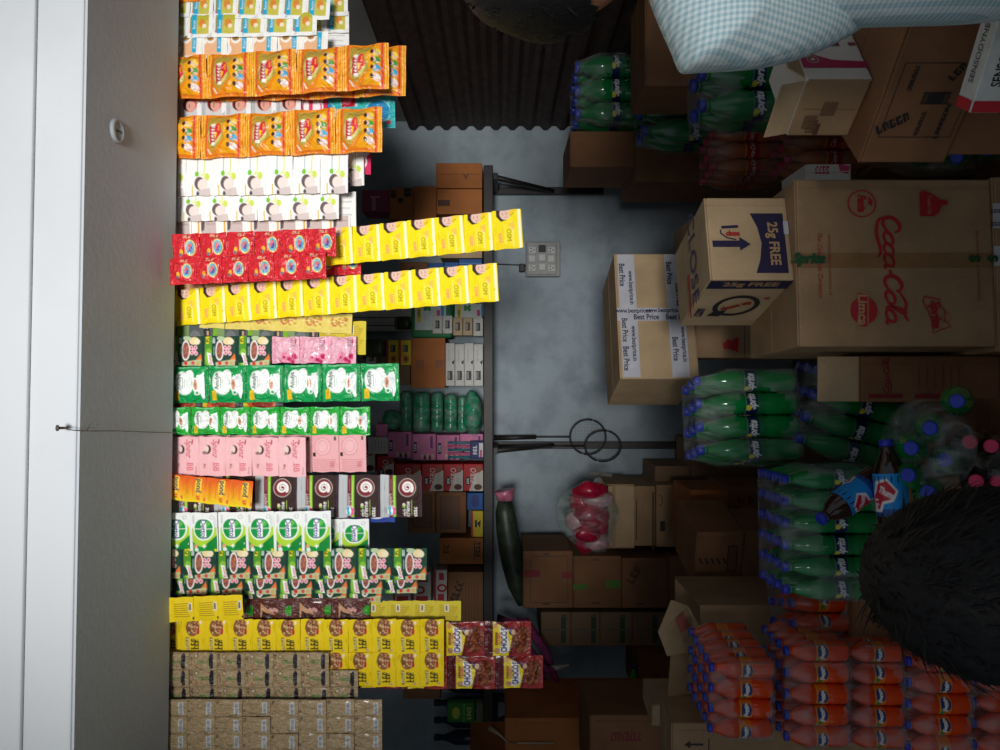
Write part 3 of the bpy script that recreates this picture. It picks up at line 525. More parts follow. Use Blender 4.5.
S('masala_back', 'yellow masala sachet backs with barcodes folded over at the top of the masala sheet', 169, 243, 610, 607, 25, 3, 1.65)
S('choc_leaf', 'dark brown sachets with a green leaf behind the yellow masala sheet', 136, 370, 612, 611, 26, 6, 1.71)
S('yellow_back', 'dull yellow sachet backs behind the yellow masala sheet, near the cereal pouches', 169, 461, 614, 614, 26, 12, 1.74)
S('masala', 'broad yellow masala sachet sheet, two sachets wide', 157, 444, 653, 653, 34, 12, 1.67, rows=2, name='sachet_sheet', cat='sachet sheet')
S('chocos', 'maroon chocolate cereal pouches, upper strip below the yellow masala sheet', 158, 531, 638, 639, 35, 8, 1.71, part='pouch', name='pouch_strip', cat='pouch strip')
S('chocos', 'maroon chocolate cereal pouches, lower strip at the side of the masala sheet end', 160, 543, 672, 672, 33, 8, 1.74, part='pouch', name='pouch_strip', cat='pouch strip')
S('tan', 'tan herbal sachets with black side marks, two rows wide, under the masala sheet', 161, 329, 669.5, 669.5, 17.5, 6, 1.63, rows=2, name='sachet_sheet', cat='sachet sheet')
S('tan', 'tan herbal sachets with black side marks, rear sheet reaching lower', 162, 358, 687, 687, 17, 7, 1.65, rows=2, name='sachet_sheet', cat='sachet sheet')
S('tan_back', 'tan sachet sheet showing barcoded backs, three sachets wide, at the left end of the curtain', 159, 382, 725, 725, 17.4, 8, 1.61, rows=3, name='sachet_sheet', cat='sachet sheet')
# ------------------------------------------------------------------ shelf on the back wall with its iron supports
SD = 3.66
sh = empty('wall_shelf', P(488, 452, 3.98), 'long black shelf on iron brackets along the back wall, loaded with packets', 'shelf')
def rel(o, p): return Vector(p) - Vector(o.location)
zs = P(483.5, 450, SD).z; zu = P(493, 450, SD).z
bm = bmesh.new(); a = P(488, 165, SD).x; b_ = P(488, 742, SD).x
add_box(bm, rel(sh, ((a + b_) / 2, SD + .165, (zs + zu) / 2)), (a - b_, .33, zs - zu), 0, .003); bm_obj('shelf_board', bm, IRON, sh)
for y, x1 in ((191.5, 603), (445, 770), (697, 608)):
    bm = bmesh.new(); c = P(500, y, 3.975); zl = P(x1, y, 3.975).z
    if y == 445: zl = 0.0
    add_box(bm, rel(sh, (c.x, 3.965, (zu + zl) / 2)), (.036, .03, zu - zl), 0, .002)
    e = P(546, y, 3.96); add_tube(bm, [rel(sh, (c.x, SD + .03, zu - .012)), rel(sh, (e.x, 3.955, zu - .30))], .014, 6)
    add_box(bm, rel(sh, (c.x, SD + .16, zu - .012)), (.03, .31, .022), 0, .002)
    bm_obj('bracket', bm, IRON, sh)
bm = bmesh.new(); add_box(bm, rel(sh, P(490, 742, SD + .02) - Vector((0, 0, .0))), (.05, .04, .12), 0, .003); bm_obj('end_cap', bm, IRON, sh)

NAVY = (34, 30, 70); RED = (196, 40, 48); WHT = (236, 236, 234); BLK = (46, 42, 44)
SCHE = [None]
def shelfbox(name, label, cat, px, mat, items=(), d=.16, D=SD + .03, yaw=0, group='goods on the wall shelf', bev=.003, flaps=False):
    return carton(name, label, cat, px, D, d, mat, items, yaw, group, flaps=flaps, bev=bev)
cW = ink((214, 212, 206)); cT = ink((196, 172, 136)); cP = ink((226, 130, 178)); cR = ink((200, 40, 48)); cB = ink((36, 92, 166)); cY = ink((232, 206, 40))
cG = ink((30, 120, 70)); cD = BROWN
barcode = lambda x, y, w=7, h=4: [('r', x, y, x + h, y + w, (60, 58, 58)), ('r', x + .6, y + 1, x + 1, y + w - 1, WHT), ('r', x + 2, y + 1, x + 2.3, y + w - 1, WHT)]
shelfbox('carton', 'small brown carton on the right end of the shelf, outer of the pair', 'carton', (436, 482, 163, 188), ORANGEC, [('p', [(462, 172), (466, 176), (470, 172), (466, 180)], (120, 60, 40)), ('r', 440, 174, 480, 174.6, (120, 70, 40))], .26, flaps=True)
shelfbox('carton', 'small brown carton on the shelf with a dark stamp, behind the longest yellow strip', 'carton', (436.5, 482, 189, 214), ORANGEC, [('r', 438, 200, 450, 206, (90, 50, 36))], .26, flaps=True)
shelfbox('carton', 'upright brown carton stacked on the pair at the right shelf end', 'carton', (413, 436, 186, 219), ORANGEC, [], .24, flaps=True)
shelfbox('carton', 'brown carton at the top of the right shelf stack, with black marks', 'carton', (389, 412.6, 188, 219), ORANGEC, [('r', 391, 190, 396, 198, BLK), ('r', 404, 188, 411, 197, BLK), ('r', 398, 198, 403, 203, BLK)], .22, flaps=True)
shelfbox('snack_box', 'dusky pink box topmost at the right end of the shelf', 'box', (362, 388.6, 190, 212), ink((150, 60, 90)), [('r', 370, 196, 380, 198, (220, 150, 170)), ('t', 'pink', 374, 204, 4, 90, (220, 170, 190))], .16)
shelfbox('carton', 'pale flat carton lying on the shelf just under the longest yellow strip', 'carton', (440, 482, 219, 258), KRAFT2, [], .25, flaps=True)
shelfbox('tea_box', 'blue box on the shelf behind the second yellow strip, lowest of the blue ones', 'box', (459, 482, 259, 275), cB, [('r', 459, 263, 482, 264, (90, 150, 206)), ('t', 'TEA', 470, 269, 4, 90, (180, 210, 236))], .18)
shelfbox('tea_box', 'blue box stacked second from the shelf board behind the second yellow strip', 'box', (444, 458.6, 262, 277), cB, [('r', 444, 266, 458, 267, (90, 150, 206)), ('e', 452, 271, 2, 2, WHT)], .18)
shelfbox('tea_box', 'blue box topmost of the three behind the second yellow strip', 'box', (428, 443.6, 263, 277), cB, [('r', 428, 267, 443, 268, (90, 150, 206))], .18)
shelfbox('carton', 'dark reddish carton beside the blue boxes on the shelf', 'carton', (400, 427.6, 262, 279), cD, [('e', 412, 270, 3, 3, (70, 30, 30))], .2, flaps=True)
def leaf(x, y): return [('e', x + dx, y + dy, 1.6, 1.6, (60, 140, 60)) for dx, dy in ((0, 0), (2.4, -1.6), (2.4, 1.6), (-1.8, -1.4), (-1.8, 1.4))]
deterg = lambda x0, x1, y0: [('r', x0, y0, x1, y0 + 26, (206, 216, 214)), ('r', x0 + 2, y0, x0 + 6, y0 + 18, (226, 200, 50))] + leaf(x0 + 12, y0 + 4) + [('r', x0 + 22, y0 + 6, x0 + 25, y0 + 12, (206, 60, 110)), ('r', x0 + 26, y0 + 2, x0 + 29, y0 + 12, (50, 150, 206)), ('t', 'OLIV', x0 + 4, y0 + 9, 2.4, 90, (50, 90, 40))]
shelfbox('detergent_bag', 'green and white washing powder bag on its side, upper one under the second yellow strip', 'bag', (411, 452, 303, 338), cG, deterg(415, 446, 304), .16, bev=.012)
shelfbox('detergent_bag', 'green and white washing powder bag beside the shelf board under the second yellow strip', 'bag', (453, 483, 303, 325), cG, deterg(455, 482, 304), .2, D=SD + .10, bev=.01)
names = ['white', 'white', 'tan', 'tan', 'white']
for i, (x0, x1, y0) in enumerate(((432.5, 442, 315.5), (442.7, 452.3, 315.5), (453, 462.6, 317.5), (463, 472.6, 317.5), (473.2, 483, 318))):
    shelfbox('soap_box', ['slim white soap box topmost of the five by the washing powder', 'slim white soap box second from the top by the washing powder', 'slim tan soap box in the middle of the five by the washing powder', 'slim tan soap box second from the shelf board by the washing powder', 'slim white soap box lying on the shelf board by the washing powder'][i], 'soap box', (x0, x1, y0, y0 + 18), cT if names[i] == 'tan' else cW, barcode(x0 + 2.5, y0 + 5, 8, 4.5), .08, D=SD + .005, group='slim soap boxes')
for i, x0 in enumerate((445.5, 455, 464.4, 473.8)):
    shelfbox('soap_box', ['long white soap box topmost of the four beside the brown shelf carton', 'long white soap box second from the top beside the brown shelf carton', 'long white soap box third from the top beside the brown shelf carton', 'long white soap box lowest of the four beside the brown shelf carton'][i], 'soap box', (x0, x0 + 9.2, 343 + i % 2, 386), cW, barcode(x0 + 2, 371, 9, 5) + [('r', x0 + 3, 350, x0 + 4, 364, (196, 194, 190)), ('p', [(x0 + 6, 362), (x0 + 9, 360), (x0 + 8, 365)], BLK)], .1, D=SD + .01, group='long white soap boxes')
shelfbox('carton', 'square brown carton standing on the shelf right of the green wrapped soap', 'carton', (411, 445, 338, 388), ORANGEC, [('r', 416, 360, 424, 368, (150, 84, 44)), ('r', 436, 360, 444, 368, (150, 84, 44))], .28, flaps=True)
for i, x0 in enumerate((386.5, 399)):
    shelfbox('noodle_box', ['yellow and red packet above the square brown shelf carton, upper', 'yellow and red packet directly above the square brown shelf carton'][i], 'packet', (x0, x0 + 12, 340, 365), cY, [('r', x0, 340, x0 + 2, 365, (206, 40, 60))] + barcode(x0 + 4, 345, 7, 5) + [('e', x0 + 7, 359, 3, 4, (226, 130, 50)), ('e', x0 + 7, 359, 1.4, 2, (120, 60, 30))], .12, D=SD + .02)
bm = bmesh.new(); add_lathe(bm, [(.004, 0), (.042, .004), (.046, .02), (.046, .085), (.036, .10), (.034, .12)], 18); j = bm_obj('jar', bm, M('olive_glass', (92, 100, 72), .2), None, None, True)
tag(j, 'small olive jar standing among the shelf goods above the yellow packets', 'jar', 'goods on the wall shelf'); j.location = P(386.2, 348, SD + .09)
bm = bmesh.new(); add_lathe(bm, [(.036, 0), (.037, .02), (.004, .022)], 16); bm_obj('lid', bm, ink((150, 140, 100)), j, (0, 0, .118), True)
bm = bmesh.new(); add_lathe(bm, [(.004, 0), (.030, .003), (.032, .014), (.032, .06), (.004, .066)], 16); j = bm_obj('jar', bm, M('dark_green_glass', (54, 66, 48), .15), None, None, True); tag(j, 'dark green jar on the shelf right under the second yellow strip', 'jar', 'goods on the wall shelf'); j.location = P(410.8, 323, SD + .07)
bm = bmesh.new(); add_lathe(bm, [(.031, 0), (.031, .012), (.003, .014)], 14); bm_obj('lid', bm, ink((90, 96, 70)), j, (0, 0, .062), True)
shelfbox('lined_board', 'white board with violet lines leaning on the shelf under the second yellow strip', 'board', (340, 482, 300, 331), cW, [('r', 340, 317, 482, 318, (90, 50, 110)), ('r', 340, 325, 482, 326, (90, 50, 110))], .02, D=3.93)
for i, (x0, x1, y0, y1) in enumerate(((358, 372, 349, 363), (366, 376, 351, 366))):
    shelfbox('soap_box', ['small grey box high on the shelf beside the pink soap sachets', 'small pale box high on the shelf, in front of the grey one'][i], 'soap box', (x0, x1, y0, y1), ink((150, 146, 136)) if i == 0 else cW, barcode(x0 + 3, y0 + 3, 7, 5), .06, D=SD + (.16 if i == 0 else .08))
shelfbox('carton', 'grey brown carton behind the jars carrying the small boxes on the shelf', 'carton', (376.6, 410, 352, 385), GREYC, [], .12, D=SD + .16, flaps=True)
# green wrapped soap rolls
TEAL = M('teal_wrapper', (20, 140, 104), .25, .25, 30, .5)
for i, (x0, x1, y0) in enumerate(((400, 412, 391), (412.5, 430, 392), (431, 443, 392), (444, 457, 394), (457.5, 467, 396))):
    o = empty('soap_roll', P(x1, (y0 + 432) / 2, SD + .08), ['teal wrapped soap roll, topmost of the stack above the pink boxes', 'thick teal wrapped soap roll second from the top of the stack', 'teal wrapped soap roll in the middle of the stack above the pink boxes', 'teal wrapped soap roll second from the shelf board', 'teal wrapped soap roll on the shelf board, lowest of the stack'][i], 'soap roll', 'teal soap rolls')
    bm = bmesh.new(); r = (x1 - x0) * SD / F / 2; hw = (433 - y0) * SD / F / 2; nn = 20
    pts = [(-hw + 2 * hw * k / nn) for k in range(nn + 1)]
    add_tube(bm, [(p, 0, r) for p in pts], [r * (.55 if k in (0, nn) else .9 if k in (1, nn - 1) else 1 + .05 * math.sin(k * 1.9 + i)) for k in range(nn + 1)], 14); bm_obj('wrapper', bm, TEAL, o)
    bm = bmesh.new(); add_tube(bm, [(p * 1.03, 0, r) for p in pts], [r * (.6 if k in (0, nn) else 1.06 + .05 * math.sin(k * 2.3)) for k in range(nn + 1)], 12); bm_obj('clear_film', bm, FILM2, o)
def blob(name, label, cat, c, s, mat, seed=0, amp=.12, film=None, group=None, parent=None, sub=4, fr=3.0):
    bm = bmesh.new(); bmesh.ops.create_icosphere(bm, subdivisions=sub, radius=1); rs = np.random.default_rng(seed)
    ks = rs.normal(0, fr, (7, 3)); ph = rs.uniform(0, 6.3, 7)
    for v in bm.verts:
        n = sum(math.sin(k.dot(v.co) + p) for k, p in zip([Vector(q) for q in ks], ph)) / 7
        v.co = v.co * (1 + amp * 2 * n); v.co = Vector((v.co.x * s[0], v.co.y * s[1], v.co.z * s[2]))
    o = bm_obj(name, bm, mat, parent, c, True)
    return tag(o, label, cat, group) if label else o
o = blob('soap_bag', 'clear bag of teal soap leaning at the lower end of the teal stack', 'bag', P(473, 414, SD + .06), (.10, .07, .045), TEAL, 3, group='goods on the wall shelf'); blob('clear_film', None, None, (0, 0, 0), (.112, .08, .05), FILM2, 5, parent=o)
o = blob('soap_bag', 'small teal bag on top of the pink boxes beside the bright green milk powder strip', 'bag', P(392, 421, SD + .08), (.05, .05, .045), TEAL, 9, group='goods on the wall shelf'); blob('clear_film', None, None, (0, 0, 0), (.055, .056, .05), FILM2, 6, parent=o)
for i, (x0, x1, y0, y1) in enumerate(((376, 387.5, 424, 436.5), (388, 411.7, 432, 458), (412.2, 436, 434, 460), (436.6, 459.6, 435, 460), (460, 483, 434, 456))):
    shelfbox('soap_carton', ['pink box topmost of the row under the teal rolls', 'pink box second from the top under the teal rolls', 'pink box in the middle of the row under the teal rolls', 'pink box partly behind the toothbrush pack', 'pink box on the shelf board behind the toothbrush pack'][i], 'box', (x0, x1, y0, y1), cP, [('r', x0 + 1.5, y0 + 8, x0 + 4.6, y0 + 19, NAVY), ('t', 'FIXO', x0 + 3, y0 + 13.5, 2.2, 90, WHT), ('r', x0 + 9, y0 + 4, x0 + 10, y0 + 18, (214, 160, 120)), ('r', x0 + 18, y0 + 2, x0 + 20.5, y0 + 14, (120, 60, 120))] + [('e', x0 + 10 + k * 2.6, y1 - 4 + (k % 2) * 1.6, 1.3, 2.4, (90, 40, 50) if k % 2 else (226, 190, 170)) for k in range(5)] if x1 - x0 > 15 else [], .15, group='pink boxes on the shelf')
shelfbox('soap_carton', 'small white box with fine print in front of the pink boxes', 'box', (368, 387.8, 437, 454), cW, [('r', 372 + k * 3, 440, 372.6 + k * 3, 451, (160, 160, 158)) for k in range(5)], .06, D=SD + .025)
o = shelfbox('toothbrush_pack', 'clear pack of pink and blue toothbrushes in front of the pink boxes', 'toothbrush pack', (470, 484, 441, 459), ink((40, 50, 110)), [('t', 'S M', 475, 450, 4, 90, WHT), ('r', 479, 443, 483, 457, (226, 226, 226)), ('r', 480, 450, 482, 457, (216, 60, 130))], .03, D=SD - .03)
bm = bmesh.new()
for k in range(5): add_tube(bm, [(-.035 + .017 * k, .0, .065), (-.035 + .017 * k, 0, .17)], .006, 6, k % 2)
bm_obj('toothbrushes', bm, [ink((60, 140, 150)), ink((226, 110, 150))], o)
for i, (x0, x1, y0, y1) in enumerate(((358, 375, 447, 472), (377, 394, 456, 476), (395, 421, 464, 491), (422, 443.4, 464, 491), (443.8, 463, 464, 491), (463.4, 483, 464, 491))):
    shelfbox('biscuit_box', ['red box topmost in the row, half behind the pink sachet backs', 'red box second from the top, beside the dark hair colour strip', 'red box third from the top of the red row', 'red box fourth from the top of the red row', 'red box second from the shelf board', 'red box standing lowest on the shelf board'][i], 'box', (x0, x1, y0, y1), cR, [('p', [(x1 - 8, y0 + 10), (x1, y0 + 6), (x1, y1), (x1 - 14, y1)], (216, 206, 196)), ('t', 'ZERO', x0 + (x1 - x0) * .5, y0 + 12, 5.4, 90, WHT, {'w': 16, 'sh': .2}), ('e', x0 + (x1 - x0) * .8, y0 + 5, 2.6, 3.4, (150, 90, 60)), ('e', x0 + 4.5, y0 + 17, 2.6, 4.6, BLK), ('t', 'KKD', x0 + 4.5, y0 + 17, 2.4, 90, WHT), ('e', x1 - 5, y1 - 4, 4, 3, (90, 50, 40))], .15, group='red biscuit boxes')
shelfbox('carton', 'dark brown carton on the shelf below the red boxes, upper of two', 'carton', (408, 435, 490, 533), cD, [('r', 412, 494, 432, 528, (96, 64, 44)), ('r', 413, 495, 431, 527, (120, 82, 56))], .2, flaps=True)
shelfbox('carton', 'dark brown carton on the shelf below the red boxes, lower of two', 'carton', (435.6, 466, 492, 533), cD, [('r', 440, 496, 460, 529, (96, 64, 44)), ('r', 441, 497, 459, 528, (116, 78, 54))], .2, flaps=True)
blob('green_pouch', 'small crumpled green pouch lying on the blue box beside the red boxes', 'pouch', P(462, 501, SD + .07), (.03, .02, .022), ink((40, 120, 50)), 12, group='goods on the wall shelf')
shelfbox('powder_box', 'small blue box on the shelf board below the red boxes', 'box', (467, 483, 493, 510), cB, [('e', 475, 501, 4, 6, (40, 60, 130))], .1)
shelfbox('powder_box', 'small yellow box with red edge on the shelf board', 'box', (471, 483, 511, 537), cY, [('r', 471, 511, 473, 537, RED), ('p', [(477, 523), (481, 520), (480, 528)], BLK), ('r', 475, 520, 477, 527, BLK)], .1)
shelfbox('carton', 'bright orange brown carton lying on the shelf with dark printing', 'carton', (439, 483, 538, 564), ORANGEC, [('t', 'GP', 446, 549, 6, 90, (90, 50, 30)), ('t', 'NETS', 478, 549, 5, 90, (60, 36, 26)), ('r', 474, 541, 475, 560, (60, 36, 26))], .26, flaps=True)
shelfbox('carton', 'dark brown carton at the left shelf end with big dark script', 'carton', (448, 483, 572, 630), BROWN, [('t', 'Royal', 456, 594, 8, 70, (70, 44, 34), {'sh': .4, 'w': 26})] + [('r', 462 + 3 * k, 582, 463 + 3 * k, 626, (120, 82, 56)) for k in range(6)], .27, flaps=True)
for i, (x0, x1, y0, y1) in enumerate(((393, 411, 572, 606), (412, 431, 572, 606), (434, 447, 570, 604))):
    shelfbox('matchbox_pack', ['white and red patterned pack topmost beside the dark script carton', 'white and red patterned pack between the other two by the script carton', 'white and red patterned pack leaning against the dark script carton'][i], 'packet', (x0, x1, y0, y1), ink((226, 216, 212)), [('r', x0, y0, x0 + 2, y1, RED), ('r', x0 + 5, y0 + 3, x1 - 3, y0 + 10, RED), ('e', x0 + 8, y0 + 18, 5, 4, RED), ('e', x0 + 8, y0 + 18, 3, 2.2, (236, 220, 210)), ('r', x0 + 4, y0 + 24, x1 - 3, y1 - 3, (206, 60, 60))], .12, group='red and white packs')
# left end of the shelf
shelfbox('flat_box', 'pale purple flat box at the left shelf end over the dark bottles', 'box', (362, 402, 684, 692), ink((150, 140, 156)), [], .2)
shelfbox('carton', 'narrow brown carton at the left shelf end above the dark bottles', 'carton', (403, 440, 688, 699), BROWN, [], .2, D=SD + .06, flaps=True)
for i in range(4):
    bm = bmesh.new(); add_lathe(bm, [(.004, 0), (.034, .003), (.036, .02), (.036, .14), (.02, .18), (.014, .20), (.014, .225), (.004, .226)], 14)
    o = bm_obj('syrup_bottle', bm, M('dark_blue_glass', (44, 54, 72), .15, .1), None, None, True); o.location = P(483.3, 712 - 0 * i, SD + .12); o.location.x = P(483, 700 + i * 0, SD + .12).x - .0 - .0; o.location = (P(483, 704, SD).x - .085 * i + .02, SD + .17, zs)
    tag(o, 'dark blue bottle in the row at the left end of the wall shelf', 'bottle', 'dark bottles on the shelf')
    bm = bmesh.new(); add_lathe(bm, [(.016, 0), (.016, .03), (.003, .032)], 12); bm_obj('cap', bm, ink((30, 34, 44)), o, (0, 0, .215), True)
shelfbox('green_packet', 'shiny green packet standing at the left end of the wall shelf', 'packet', (447, 475, 703, 723), ink((50, 130, 40)), [('e', 456, 713, 4, 6, (190, 200, 60)), ('r', 463, 704, 465, 722, (90, 180, 60)), ('t', 'CHAI', 469, 713, 4, 90, (210, 220, 120))], .05, D=SD + .01, bev=.008)
shelfbox('green_packet', 'thin dull packet between the green packet and the shelf board', 'packet', (476, 483.4, 703, 727), ink((120, 124, 90)), [], .06, D=SD + .03)

# ------------------------------------------------------------------ on the back wall
sb = empty('switchboard', P(543, 260, 3.99), 'square grey electrical switchboard with sockets and switches on the back wall', 'switchboard')
s4 = 3.97 / F; GRY = M('grey_plastic', (150, 152, 150), .4, .05); LGR = M('pale_switch_plastic', (196, 198, 194), .35, .04); DGR = ink((50, 50, 52))
def bxp(name, px, dep, mat, off, par, bev=.003):
    bm = bmesh.new(); x0, x1, y0, y1 = px; add_box(bm, ((260 - (y0 + y1) / 2) * s4, -off - dep / 2, (543 - (x0 + x1) / 2) * s4), ((y1 - y0) * s4, dep, (x1 - x0) * s4), 0, bev); return bm_obj(name, bm, mat, par)
bxp('back_box', (525.5, 559.5, 242.5, 277.5), .05, GRY, 0, sb); bxp('cover_plate', (526.5, 556, 244, 276), .008, GRY, .05, sb)
for x, y in ((528, 248.5), (547, 248.5), (528, 266), (547, 266)):
    so = bxp('socket', (x, x + 7.5, y, y + 7), .005, LGR, .058, sb); bm = bmesh.new()
    for dx, dy in ((0, -.008), (.008, .006), (-.008, .006)): add_tube(bm, [((260 - y - 3.5) * s4 + dx, -.0625, (543 - x - 3.7) * s4 + dy), ((260 - y - 3.5) * s4 + dx, -.0642, (543 - x - 3.7) * s4 + dy)], .0036, 8)
    bm_obj('pin_holes', bm, DGR, so)
for x, y in ((538, 247), (538, 256), (538, 265), (547, 257), (528, 257)): bxp('switch', (x, x + 7, y, y + 7), .008, DGR if (x, y) == (538, 247) else LGR, .058, sb)
bm = bmesh.new(); add_tube(bm, [rel(sb, P(495, 264, 3.99)), rel(sb, P(510, 264.6, 3.985)), rel(sb, P(522, 265, 3.985)), rel(sb, P(526, 266, 3.97))], .003, 6); bm_obj('cable', bm, IRON, sb)
bm = bmesh.new(); add_box(bm, rel(sb, P(522, 268, 3.96)), (.04, .03, .03), 0, .004); bm_obj('cable_clip', bm, IRON, sb)
for i, (cx, cy, rx, ry, hy) in enumerate(((588, 437, 18, 17.5, 437), (603, 446, 18, 15.5, 446.5))):
    d = 3.90 - .03 * i; o = empty('badminton_racket', P(cx, cy, d), ['black racket hanging by its handle from the shelf, the upper ring in the photo', 'black racket hanging behind the iron post, its ring lower than the other'][i], 'racket', 'hanging rackets')
    ring = [rel(o, P(cx + rx * math.cos(a * .1963), cy + ry * math.sin(a * .1963), d)) for a in range(33)]
    bm = bmesh.new(); add_tube(bm, ring, .0045, 8, cap=False); bm_obj('frame', bm, IRON, o)
    bm = bmesh.new(); add_tube(bm, [rel(o, P(cx - rx, cy, d)), rel(o, P(536, hy, d))], .0035, 8); bm_obj('shaft', bm, IRON, o)
    bm = bmesh.new(); add_tube(bm, [rel(o, P(536, hy, d)), rel(o, P(494, hy + 1, d))], [.011, .014], 10); bm_obj('handle', bm, IRON, o)
    bm = bmesh.new()
    for k in range(-5, 6):
        q = k / 5.6; e = math.sqrt(1 - q * q)
        add_tube(bm, [rel(o, P(cx + rx * q, cy - ry * e, d)), rel(o, P(cx + rx * q, cy + ry * e, d))], .0003, 3); add_tube(bm, [rel(o, P(cx - rx * e, cy + ry * q, d)), rel(o, P(cx + rx * e, cy + ry * q, d))], .0003, 3)
    bm_obj('strings', bm, ink((120, 124, 124)), o)
bm = bmesh.new(); add_box(bm, (0, 0, 0), (.016, .004, .10), 0, .001)
st = tag(bm_obj('bracket_strip', bm, ink((110, 104, 96)), None, P(601, 474, 3.47)), 'thin flat strap sticking up from the neck of the red bag', 'strap'); st.rotation_euler = (0, .12, 0)
# bag of red pouches hung from the strap
o = empty('snack_bag', P(588, 515, 3.36), 'clear bag full of red pouches hanging on the wall beside the open carton', 'bag')
RP = M('red_pouch_film', (176, 26, 58), .25, .25, 25, .4); RP2 = M('pale_pouch_film', (226, 170, 180), .3, .2, 25, .3)
for i, (x, y, rx, ry, t) in enumerate(((590, 490, 13, 7, 0), (597, 500, 12, 6, 1), (582, 503, 10, 8, 0), (592, 516, 13, 8, 0), (578, 522, 9, 9, 1), (600, 520, 7, 13, 0), (588, 533, 12, 7, 0), (596, 543, 9, 6, 1), (585, 546, 8, 7, 0))):
    p = blob('pouch', None, None, rel(o, P(x, y, 3.34 + .02 * (i % 3))), (ry * .0056, .035, rx * .0056), RP2 if t else RP, 30 + i, .18, parent=o, sub=3, fr=2.4)
blob('clear_film', None, None, rel(o, P(588, 516, 3.36)), (.152, .055, .135), FILM2, 41, .12, parent=o)
bm = bmesh.new(); add_tube(bm, [rel(o, P(598, 482, 3.36)), rel(o, P(601, 474, 3.47))], [.02, .006], 8); bm_obj('tied_neck', bm, FILM2, o)
# long dark green pack slung under the shelf
GREENP = M('dark_green_pack_film', (48, 58, 44), .45, .35, 22, .5)
o = empty('slung_pack', P(500, 505, 3.5), 'long dark green plastic pack with a pink end slung under the shelf', 'snack pack')
bm = bmesh.new(); pts = [rel(o, P(x, y, 3.5)) for x, y in ((505, 498), (505, 512), (507, 530), (510, 548), (513, 565), (517, 585), (523, 604))]
add_tube(bm, pts, [.03, .044, .05, .052, .05, .042, .024], 14); q = bm_obj('pack_body', bm, GREENP, o); 
bm = bmesh.new(); add_tube(bm, [rel(o, P(504, 490, 3.5)), rel(o, P(505, 495, 3.5)), rel(o, P(505, 500, 3.5))], [.05, .04, .038], 12); bm_obj('pack_end', bm, M('pink_film', (190, 110, 134), .3, .25, 30, .4), o)
# purple bag handles hanging from the shelf end
PURP = M('purple_fabric', (140, 52, 104), .8, .2, 60, .2)
o = empty('cloth_bag_handles', P(497, 640, 3.4), 'purple cloth bag with drooping handles hanging behind the cereal pouches', 'cloth bag')
for k, pts in enumerate((((497, 618), (525, 622), (545, 650), (560, 690)), ((497, 630), (520, 640), (537, 660), (545, 682)), ((497, 645), (525, 650), (550, 672), (566, 694)))):
    bm = bmesh.new(); add_tube(bm, [rel(o, P(x, y, 3.36 + .02 * k)) for x, y in pts], [.02, .024, .018, .012], 8); bm_obj('handle', bm, PURP, o)
bm = bmesh.new(); add_tube(bm, [rel(o, P(545, 663, 3.33)), rel(o, P(556, 668, 3.33)), rel(o, P(569, 665, 3.33))], [.006, .012, .004], 8); bm_obj('cord', bm, ink((190, 184, 176)), o)

# ------------------------------------------------------------------ carton stacks against the back wall
def column(specs, group):
    for s_ in specs: carton(*s_, group=group)
K_ = lambda x0, y0, x1, y1, c: [('r', x0, y0, x1, y0 + .8, c), ('r', x0, y1 - .8, x1, y1, c), ('r', x0, y0, x0 + .8, y1, c), ('r', x1 - .8, y0, x1, y1, c)]
GB = 'cartons stacked on the floor by the back wall'
DK = (96, 66, 48)
def bc(label, px, D, d, mat, items=(), yaw=0): carton('carton', label, 'carton', px, D, d, mat, items, yaw, GB)
bc('brown carton with red tape ends topmost of the stack left of the red bag', (523, 572.6, 551, 608), 3.45, .36, BROWN, K_(530, 556, 568, 603, DK) + [('r', 523, 570, 540, 577, (150, 40, 44)), ('r', 562, 572, 572.6, 578, (150, 40, 44)), ('r', 543, 553, 550, 555, DK), ('r', 543, 603, 550, 605, DK)])
bc('brown carton with green tape second in the stack left of the red bag', (573.2, 621, 556, 608), 3.45, .36, BROWN, [('r', 573, 584, 588, 590, (90, 130, 40)), ('r', 606, 580, 621, 588, (90, 130, 40)), ('r', 592, 559, 600, 561, DK), ('r', 592, 602, 600, 604, DK)])
bc('brown carton third in the stack left of the red bag, beside the open kraft carton', (621.6, 668, 558, 608), 3.45, .36, BROWN, [('r', 636, 603, 644, 605, DK), ('t', 'Mil', 634, 575, 8, 60, DK)])
bc('brown carton at the foot of the stack left of the red bag', (668.6, 839, 556, 608), 3.45, .36, BROWN)
for i, (x0, x1) in enumerate(((541, 570.6), (571, 599.6), (600, 632), (632.5, 670), (670.5, 838))):
    bc(['dull carton with green stripes topmost of the dark stack near the cereal pouches', 'dull carton with green stripes second from the top near the cereal pouches', 'dull carton with green stripes third from the top in the dark stack', 'dull carton fourth in the dark stack beside the open flap', 'dull carton at the foot of the dark stack'][i], (x0, x1, 612, 646), 3.5, .38, GREYC, [('r', x0 + 20, 615, x0 + 25, 643, (50, 84, 56)), ('r', x0 + 2, 629, x1, 630.5, (110, 110, 96))])
bc('brown carton lying low on the wall side behind the open kraft carton', (639, 700, 655, 702), 3.4, .36, BROWN, [('t', 'A', 657, 675, 5, 90, DK)]); bc('brown carton under the low one by the wall', (700.6, 840, 655, 702), 3.4, .36, BROWN)
bc('kraft carton with slot handles next to the open carton by the red bag', (633, 655, 486, 546), 3.5, .34, KRAFT, [('r', 652, 492, 654, 550, DK), ('r', 636, 500, 637, 540, DK)])
bc('kraft carton with two dark handle slots below the open carton by the red bag', (656, 689, 485, 547), 3.5, .34, KRAFT, [('l', [(659, 495), (662, 497), (662, 504), (659, 506)], .9, BLK), ('r', 660, 521, 665, 531, BLK), ('t', 'Nu', 678, 500, 5, 90, DK)])
bc('brown carton under the slotted kraft carton', (690, 836, 485, 547), 3.52, .34, BROWN)
